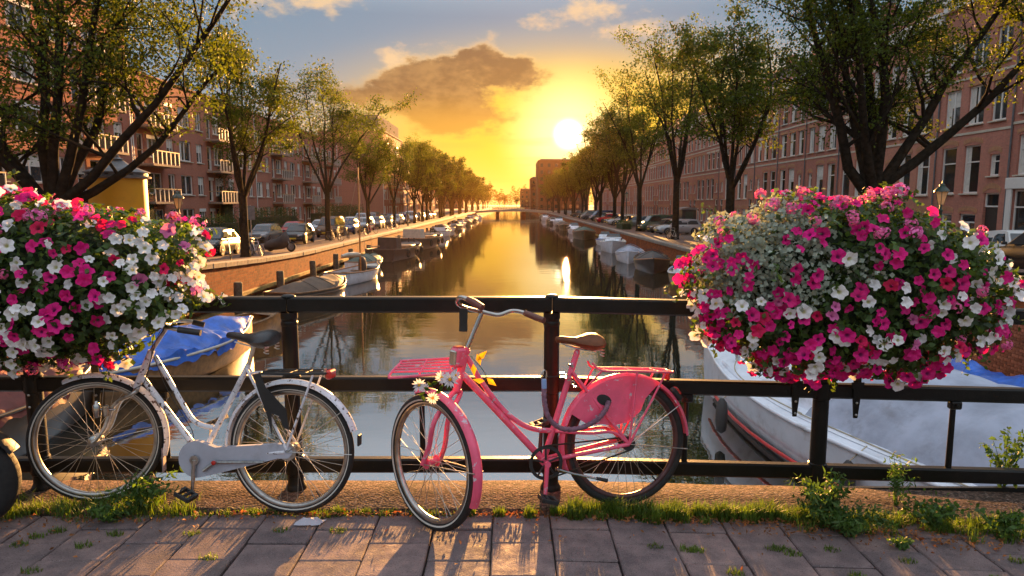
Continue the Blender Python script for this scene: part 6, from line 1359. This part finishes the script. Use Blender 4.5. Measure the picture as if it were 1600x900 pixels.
# ================================================================== trees
pm('bark', (0.030, 0.023, 0.017), .95, spec=.05, var=.4, vscale=6, bump=1.0, bscale=14)
pm('elm_leaf', (0.060, 0.090, 0.016), .6, spec=.15, var=.25, vscale=.5, isl=.6, trans=((1.9, 1.55, .30), .42))
pm('far_leaf', (0.050, 0.072, 0.015), .6, spec=.15, var=.3, vscale=.4, isl=.55, trans=((1.8, 1.5, .35), .40))
def gen_tree(seed, H, fork, r0, nlimb, spread, leaf_n, leaf, lean=(0, 0), limbs=None, density=1.0, sub=(6, 5)):
    g = random.Random(seed); wood = MB(); anchors = []
    def branch(p, d_, L, r_, lvl, sides):
        k = 6 if lvl < 2 else 4; pts = [p.copy()]; rr = [r_]; dd = d_.normalized()
        for i in range(k):
            wob_ = V((g.gauss(0, 1), g.gauss(0, 1), g.gauss(0, 1)))*(.10 if lvl < 2 else .20); dd = (dd+wob_+V((0, 0, (.10 if lvl < 2 else .04)))).normalized(); pts.append(pts[-1]+dd*(L/k)); rr.append(r_*(1-.72*(i+1)/k) if lvl < 3 else r_*(1-.6*(i+1)/k))
        wood.tube(pts, rr, sides, False)
        return pts, rr, dd
    base = V((0, 0, 0)); top = V((lean[0], lean[1], fork))
    wood.tube([(0, 0, -.1), (0.0, 0, .15), tuple(top*.4+V((g.uniform(-.05, .05), g.uniform(-.05, .05), 0))), tuple(top*.75), tuple(top)], [r0*1.5, r0*1.12, r0*.95, r0*.92, r0*.95], 12, False)
    if limbs is None:
        limbs = []
        for i in range(nlimb):
            a = 2*math.pi*(i+g.uniform(-.25, .25))/nlimb; t = g.uniform(.55, 1.0)*spread; limbs.append((math.cos(a)*t, math.sin(a)*t, 1.0, g.uniform(.85, 1.05)))
    HL = H-fork
    for (lx, ly, lz, ls) in limbs:
        st = top*g.uniform(.82, 1.0); st.x += lx*r0*.4; st.y += ly*r0*.4
        pts, rr, dd = branch(st, V((lx, ly, lz)), HL*ls*.92, r0*.47*min(1, .7+.3*ls), 1, 8)
        for b in range(int(sub[0]*density)):
            t = g.uniform(.22, .98); i = min(int(t*6), 5); p = pts[i].lerp(pts[i+1], t*6-i); a = g.uniform(0, 6.283); sd = V((math.cos(a), math.sin(a), g.uniform(-.15, .75)))
            d2 = (sd*.9+(pts[i+1]-pts[i]).normalized()*.6).normalized(); L2 = HL*g.uniform(.20, .42)*(1.15-t*.55)
            p2, r2, _ = branch(p, d2, L2, max(.012, rr[i]*.42), 2, 6)
            for c in range(sub[1]):
                t2 = g.uniform(.2, 1.0); i2 = min(int(t2*4), 3); q = p2[i2].lerp(p2[i2+1], t2*4-i2); a = g.uniform(0, 6.283); d3 = (V((math.cos(a), math.sin(a), g.uniform(-.5, .6)))+(p2[i2+1]-p2[i2]).normalized()*.7).normalized(); L3 = L2*g.uniform(.28, .6)
                p3, r3, _ = branch(q, d3, L3, max(.006, r2[i2]*.45), 3, 4)
                anchors += [p3[2].lerp(p3[3], .5), p3[3], p3[4], p3[4]]; 
            anchors += [p2[3], p2[4]]
        anchors += [pts[5], pts[6]]
    gg = np.random.default_rng(seed); A = np.array([tuple(a) for a in anchors]); idx = gg.integers(0, len(A), leaf_n)
    C = A[idx]+gg.normal(size=(leaf_n, 3))*np.array([.24, .24, .17])*(H/12)*(.6+.9*gg.random((leaf_n, 1)))
    return wood, C, gg.uniform(.7, 1.25, leaf_n)*leaf
def make_tree(name, seed, matl='elm_leaf', **kw):
    wood, C, sz = gen_tree(seed, **kw); root = empty(name); t = wood.build('trunk', 'bark', None, 70, fix=False); t.parent = root
    c = leaf_cloud('crown', matl, C, sz, seed, None, .62, kind=None, droop=.3); c.parent = root; return root
def put(root, X, Y, rz, s, label, grp):
    root.location = (X, Y, zs(Y)); root.rotation_euler = (0, 0, rz); root.scale = (s, s, s); tag(root, label, 'tree', grp); return root
TL, TR = 'trees along the left quay', 'trees along the right quay'
# the two big trees nearest the bridge: several stems fanning out low down
put(make_tree('elm_tree', 3, H=13.5, fork=2.4, r0=.36, nlimb=7, spread=.8, leaf_n=36000, leaf=.125, limbs=[(-.55, -.05, .95, 1.0), (-.12, .15, 1.1, 1.05), (.14, -.12, 1.1, 1.05), (.42, .1, .9, 1.0), (.80, -.15, .62, .95), (-.25, -.5, .9, .8), (.25, .55, .9, .9), (.95, .25, .38, .72), (-.9, .2, .6, .7)], density=1.5, sub=(7, 6)), -14.6, 21.5, 0, 1.0, 'big many-stemmed tree nearest the bridge on the left', TL)
put(make_tree('elm_tree', 8, H=13.5, fork=3.1, r0=.46, nlimb=7, spread=.8, leaf_n=36000, leaf=.125, limbs=[(-.75, -.1, .75, .95), (-.35, .25, 1.0, 1.0), (-.05, -.2, 1.1, 1.05), (.22, .2, 1.05, 1.05), (.55, -.15, .85, 1.0), (.85, .05, .60, 1.0), (-.5, -.5, .9, .8)], density=1.6, sub=(7, 6)), 13.6, 25.5, 0, 1.0, 'big spreading tree with a thick trunk above the right planter', TR)
pa = make_tree('elm_tree', 11, H=12.0, fork=3.6, r0=.22, nlimb=6, spread=.55, leaf_n=14000, leaf=.15)
pb_ = make_tree('elm_tree', 14, H=14.5, fork=4.2, r0=.23, nlimb=6, spread=.42, leaf_n=11500, leaf=.16)
pc = make_tree('elm_tree', 19, H=13.0, fork=3.8, r0=.24, nlimb=7, spread=.60, leaf_n=16000, leaf=.16)
pd = make_tree('elm_tree', 23, 'far_leaf', H=13.5, fork=3.2, r0=.25, nlimb=8, spread=.62, leaf_n=9000, leaf=.30, sub=(5, 4))
pe = make_tree('elm_tree', 29, 'far_leaf', H=12.5, fork=3.2, r0=.24, nlimb=8, spread=.50, leaf_n=7000, leaf=.28, sub=(5, 4))
used = set()
def tree(proto, X, Y, rz, s, label, grp):
    if proto.name in used: proto = copy_tree(proto)
    else: used.add(proto.name)
    put(proto, X, Y, rz, s, label, grp)
tree(pa, -14.3, 36.0, .4, 1.0, 'leafy tree with a straight trunk by the parked bicycles on the left', TL)
tree(pb_, -15.2, 55.8, 1.2, 1.0, 'tall airy tree behind the mast of the white sloop', TL)
tree(pc, -15.0, 70.5, 2.2, .86, 'fourth tree of the left row, dense and round', TL)
tree(pb_, -15.0, 86.0, 3.1, .86, 'slim fifth tree of the left row before the flat-roofed block', TL)
tree(pa, -15.0, 104.0, 4.0, 1.05, 'sixth tree of the left row', TL)
LY = [113, 122, 131, 140, 148, 157, 165, 174, 182, 191, 200, 209, 218, 228, 238, 250, 262, 275, 290, 306, 324, 345, 370, 400]
for i, Y in enumerate(LY): tree((pd, pe)[i % 2], -15.0-1.0*(i % 3)*.4, Y, i*1.7, (.88+.20*((i*7) % 5)/4)*(1 if Y < 260 else .95), 'far tree of the dense left row, %s after the sixth tree' % ORD[i], TL)
tree(pc, 14.0, 43.5, .9, 1.18, 'tree with two forking stems beyond the right planter', TR)
tree(pb_, 13.8, 57.0, 2.0, 1.25, 'slender tree beside the silver estate on the right quay', TR)
tree(pb_, 13.8, 73.5, 2.9, 1.18, 'fourth tree of the right row near the white cruiser', TR)
RY = [88, 99, 110, 121, 132, 144, 156, 168, 180, 193, 206, 220, 236, 255, 275]
for i, Y in enumerate(RY): tree((pb_, pe, pa, pd, pb_)[i % 5], 14.4+.6*(i % 2), Y, i*2.3, (1.10, 1.22, 1.28, 1.08, 1.02)[i % 5]*(1 if Y < 130 else .86), 'backlit tree of the right row, %s past the fourth tree' % ORD[i], TR)
for i, (X, Y, s) in enumerate(((-30, 470, 1.0), (-18, 500, .9), (-6, 560, .8), (4, 580, .7), (16, 540, .9), (28, 520, 1.0), (-45, 450, 1.1), (45, 480, 1.1), (10, 640, .9), (-12, 645, .9))): tree(pd if i % 2 else pe, X, Y, i, s, 'hazy tree closing the far end of the canal, %s of the clump' % ORD[i], 'trees closing the far end of the canal')

# the wood that closes the far end of the canal: one mass
g = np.random.default_rng(77); k = 9000; u = g.uniform(-1, 1, k); X = u*90; hh = 15+3.5*np.sin(X*.21)+2.5*np.sin(X*.57+1)+2*np.sin(X*1.1)+np.abs(X)*.07
C = np.stack([X+g.normal(0, .8, k), 655+g.uniform(0, 18, k), ZST+hh*np.sqrt(g.uniform(0, 1, k))], 1)
tag(leaf_cloud('far_treeline', 'far_leaf', C, g.uniform(.7, 1.6, k), 78, None, .7), 'hazy mass of trees closing the far end of the canal', 'trees', kind='stuff')
# ================================================================== grass, weeds, fallen leaves, litter
pm('grass_blade', (0.10, 0.16, 0.022), 0.6, var=0.2, isl=0.5, trans=((1.6, 1.5, 0.3), 0.40))
pm('dry_leaf', (0.26, 0.10, 0.030), 0.8, var=0.4, isl=0.5, trans=((1.3, 1.0, 0.5), 0.25))
pm('weed_leaf', (0.075, 0.140, 0.030), 0.6, var=0.2, isl=0.35, trans=((1.5, 1.5, 0.4), 0.38))
pm('paper', (0.55, 0.54, 0.62), 0.8, var=0.12, trans=((1, 1, 1), 0.2))
def grass(name, label, tufts, seed):
    g = random.Random(seed); m = MB(); 
    for (X, Y, rad, h, k) in tufts:
        for i in range(k):
            a = g.uniform(0, 6.283); r_ = rad*math.sqrt(g.random()); x, y = X+r_*math.cos(a), Y+r_*math.sin(a)*.6; hh = h*g.uniform(.4, 1.15); ld = g.uniform(0, 6.283); ln = hh*g.uniform(.1, .8); w_ = g.uniform(.0012, .0026); z0 = zb(x)-.004
            dx_, dy_ = math.cos(ld), math.sin(ld); px, py = -dy_*w_, dx_*w_
            m.add([(x-px, y-py, z0), (x+px, y+py, z0), (x+dx_*ln*.35+px*.8, y+dy_*ln*.35+py*.8, z0+hh*.62), (x+dx_*ln*.35-px*.8, y+dy_*ln*.35-py*.8, z0+hh*.62), (x+dx_*ln, y+dy_*ln, z0+hh*.95)], [(0, 1, 2, 3), (3, 2, 4)])
    o = m.build(name, 'grass_blade', None, fix=False); return tag(o, label, 'grass', kind='stuff')
g = random.Random(21); tf = []
# the long fringe under the pink bicycle and to its right
for i in range(150):
    x = g.uniform(.30, 1.75); tf.append((x, 3.46+g.gauss(0, .030), .035, g.uniform(.055, .105), 60))
for i in range(95):
    x = g.uniform(1.5, 2.75); tf.append((x, 3.44+g.gauss(0, .05)-(x-1.5)*.06, .045, g.uniform(.04, .09), 40))
for (px, py, h, k) in ((733, 805, .085, 190), (780, 806, .06, 120), (828, 808, .07, 150), (868, 806, .07, 150), (655, 800, .04, 80), (480, 800, .04, 60), (530, 803, .05, 120)):
    p_ = at_z(px, py, 0); tf.append((p_.x, p_.y, .032, h, k))
grass('grass', 'green grass fringe along the kerb below the pink bicycle', tf, 1)
tf = []
for i in range(75):
    x = g.uniform(-2.85, -1.75); tf.append((x, 3.50+g.gauss(0, .05), .06, g.uniform(.05, .11), 30))
for i in range(46): tf.append((g.uniform(-1.75, -.25), 3.455+g.gauss(0, .018), .04, g.uniform(.02, .045), 24))
for (px, py) in ((30, 852), (60, 838), (90, 830), (130, 853), (180, 835), (325, 873), (440, 830), (528, 830), (300, 835), (50, 893), (1025, 852), (1075, 855), (1150, 890), (1225, 852), (1210, 850), (1090, 855), (1340, 890), (1300, 850), (1420, 865), (1560, 890), (1590, 860), (1240, 858)):
    p_ = at_z(px, py, 0); tf.append((p_.x, p_.y, .045, .028, 70))
grass('grass', 'grass and moss below the white bicycle and in the slab joints', tf, 2)
# fallen leaves
def litter(name, label, spots, seed):
    g2 = np.random.default_rng(seed); pts = []
    for (X, Y, sx_, sy_, k) in spots: pts.append(np.stack([g2.normal(X, sx_, k), g2.normal(Y, sy_, k), np.full(k, 0.0)], 1))
    pts = np.concatenate(pts); pts[:, 2] = [zb(x)+.012 for x in pts[:, 0]]; pts[:, 2] += np.abs(g2.normal(0, .006, len(pts)))
    o = leaf_cloud(name, 'dry_leaf', pts, g2.uniform(.012, .030, len(pts)), seed, None, .5, np.array([[0, 0, 1.0]]*len(pts)), .55); return tag(o, label, 'leaves', kind='stuff')
litter('fallen_leaves', 'dry brown leaves lying along the kerb and grass', [(.9, 3.40, .45, .03, 340), (1.75, 3.33, .40, .06, 560), (2.4, 3.22, .3, .06, 220), (-2.2, 3.40, .35, .05, 260), (-1.2, 3.43, .3, .02, 160), (-2.4, 3.2, .2, .12, 60), (.2, 3.43, .3, .02, 160), (-.6, 3.43, .4, .02, 140), (0, 3.2, 1.6, .16, 90)], 4)
# leafy weeds, each a plant of its own
def weed(label, X, Y, h, ns, seed, spread=.12, leaf=.05, feather=True):
    g = random.Random(seed); root = empty('weed_plant', (X, Y, zb(X))); tag(root, label, 'weed'); st = MB(); pts = []; sz = []
    for i in range(ns):
        a = g.uniform(0, 6.283); r_ = spread*g.uniform(.2, 1); top = V((X+r_*math.cos(a), Y+r_*math.sin(a)*.6, zb(X)+h*g.uniform(.55, 1))); mid = V((X, Y, zb(X)))*.5+top*.5+V((0, 0, h*.12)); c = curve([V((X+g.uniform(-.01, .01), Y, zb(X)-.01)), mid, top], 5)
        st.tube(c, [.0022-.0014*t/len(c) for t in range(len(c))], 5)
        for t in range(2, len(c)):
            for s in range(3 if feather else 2):
                q = c[t]+V((g.gauss(0, 1), g.gauss(0, 1), g.gauss(0, .5)))*leaf*.45; pts.append(q); sz.append(leaf*g.uniform(.55, 1.2))
    st.build('stem', 'weed_leaf', root, smooth=60); leaf_cloud('leaf_mass', 'weed_leaf', pts, sz, seed, root, .30 if feather else .6)
p_ = at_z(1285, 815, 0); weed('tall feathery weed at the foot of the railing post by the white boat', p_.x, p_.y, .27, 24, 1, .20, .048)
p_ = at_z(1400, 790, -.03); weed('thin flowering weed in front of the tarpaulin boat, taller than its neighbours', p_.x, p_.y, .33, 11, 2, .10, .034)
p_ = at_z(1330, 835, -.03); weed('bushy weed growing over the slabs right of the railing post', p_.x, p_.y, .17, 24, 3, .24, .044)
p_ = at_z(1460, 825, -.05); weed('low spreading weed by the kerb right of the feathery weeds', p_.x, p_.y, .16, 22, 4, .22, .038, False)
p_ = at_z(1410, 858, -.05); weed('small bright clover-like weed in a slab joint', p_.x, p_.y, .05, 16, 5, .06, .022, False)
p_ = at_z(1560, 840, -.06); weed('weed patch at the right edge of the pavement', p_.x, p_.y, .14, 22, 6, .22, .036, False)
p_ = at_z(225, 800, 0); weed('thistle-like weed growing beside the white bicycle wheel', p_.x, p_.y, .24, 18, 7, .20, .050)
p_ = at_z(180, 812, 0); weed('low jagged weed below the front wheel of the white bicycle', p_.x, p_.y, .10, 12, 8, .16, .046)
p_ = at_y(1595, 725, 3.95); root_ = weed('yellow-flowering bush weed hanging over the bridge edge at right', 2.98, 3.90, .42, 16, 9, .20, .040, False)
# a crumpled paper napkin
nk = MB(); c = at_z(483, 818, .004); g = random.Random(2); kx, ky = 9, 7; vs_ = []
for j in range(ky):
    for i in range(kx): 
        u_, v_ = i/(kx-1)-.5, j/(ky-1)-.5; vs_.append((c.x+u_*.135+g.uniform(-.006, .006)+v_*.02, c.y+v_*.065+g.uniform(-.004, .004), c.z+.006+.034*max(0, 1-(u_*2.2)**2-(v_*2.4)**2)**.6*g.uniform(.55, 1.1)))
nk.add(vs_, [(j*kx+i, j*kx+i+1, (j+1)*kx+i+1, (j+1)*kx+i) for j in range(ky-1) for i in range(kx-1)]); tag(nk.build('paper_napkin', 'paper', smooth=40, fix=False), 'crumpled white paper napkin lying by the rear wheel', 'napkin')
# scooter cut by the picture edge
sc = empty('motor_scooter', (-2.95, 3.22, 0)); tag(sc, 'dark motor scooter with thick tyre parked at the picture edge', 'scooter')
cs = V((-2.80, 3.26, .265)); ns_ = V((.30, -.95, 0)).normalized(); k = 12
prof = [(.205+.060*math.cos(2*math.pi*j/k), .060*math.sin(2*math.pi*j/k)) for j in range(k)]
wl = MB().ring(cs, ns_, prof, 40).build('wheel', 'tyre_rubber', sc, smooth=60); MB().lathe([(.03, -.06), (.10, -.03), (.16, -.028), (.16, .028), (.10, .03), (.03, .06)], 24, cs, ns_).build('rim', 'black_plastic', wl, smooth=40)
fw = -ns_.cross(V((0, 0, 1))).normalized()
MB().ring(cs, ns_, [(.285, -.065), (.300, -.03), (.302, .03), (.285, .065), (.280, .06), (.292, 0), (.280, -.06)], 18, R(-60), R(70), (0, 0, 1)).build('mudguard', 'black_plastic', sc, smooth=50)
for s in (-1, 1): MB().tube([cs+ns_*s*.075, cs+ns_*s*.075-fw*.10+V((0, 0, .34))], .020, 10).build('fork_leg', 'black_plastic', sc, smooth=50)
MB().loft([[cs-fw*a+V((0, 0, z))+ns_*y for y in (-w_, -w_*.5, w_*.5, w_)] + [cs-fw*(a+.08)+V((0, 0, z))+ns_*y for y in (w_, -w_)] for a, z, w_ in ((.16, .15, .10), (.15, .35, .16), (.20, .60, .15), (.27, .72, .07))]).build('front_shield', pm('scooter_paint', (.02, .02, .025), .25, coat=.6), sc, smooth=40)
MB().loft([[cs-fw*a+V((0, 0, z0))+ns_*-w_, cs-fw*a+V((0, 0, z0))+ns_*w_, cs-fw*a+V((0, 0, z1))+ns_*w_*.8, cs-fw*a+V((0, 0, z1))+ns_*-w_*.8] for a, z0, z1, w_ in ((.22, -.02, .06, .13), (.55, -.02, .06, .14), (.62, -.02, .50, .13), (1.0, .05, .56, .14), (1.25, .25, .55, .08))]).build('body', 'scooter_paint', sc, smooth=40)
rwl = MB().ring(cs-fw*1.2, ns_, prof, 40).build('wheel', 'tyre_rubber', sc, smooth=60)
MB().obox(cs-fw*.90+V((0, 0, .60)), fw, ns_, V((0, 0, 1)), .30, .12, .045, .03).build('seat', 'black_leather', sc, smooth=40)
MB().tube([cs-fw*.30+V((0, 0, .80))-ns_*.30, cs-fw*.27+V((0, 0, .83)), cs-fw*.30+V((0, 0, .80))+ns_*.30], .013, 8).build('handlebar', 'black_plastic', sc, smooth=50)
MB().obox(cs+ns_*.078+V((0, 0, .18))-fw*.06, fw, ns_, V((0, 0, 1)), .028, .008, .020, .006).build('reflector', pm('amber_lens', (.75, .30, .02), .2, coat=.5), sc)
# ================================================================== evening haze over the whole place
hz = bpy.data.materials.new('evening_haze'); hz.use_nodes = True; q = NT(hz.node_tree); hz.node_tree.nodes.clear()
pv = q.node('ShaderNodeVolumePrincipled'); pv.inputs['Color'].default_value = (1.0, 0.60, 0.26, 1); pv.inputs['Density'].default_value = 0.000042; pv.inputs['Anisotropy'].default_value = 0.66
ho = q.node('ShaderNodeOutputMaterial'); hz.node_tree.links.new(pv.outputs[0], ho.inputs['Volume'])
hb = MB().box(-1520, 1520, -220, 1520, -5.2, 30).build('haze', hz); tag(hb, 'thin golden evening haze lying over the canal', 'haze', kind='stuff')
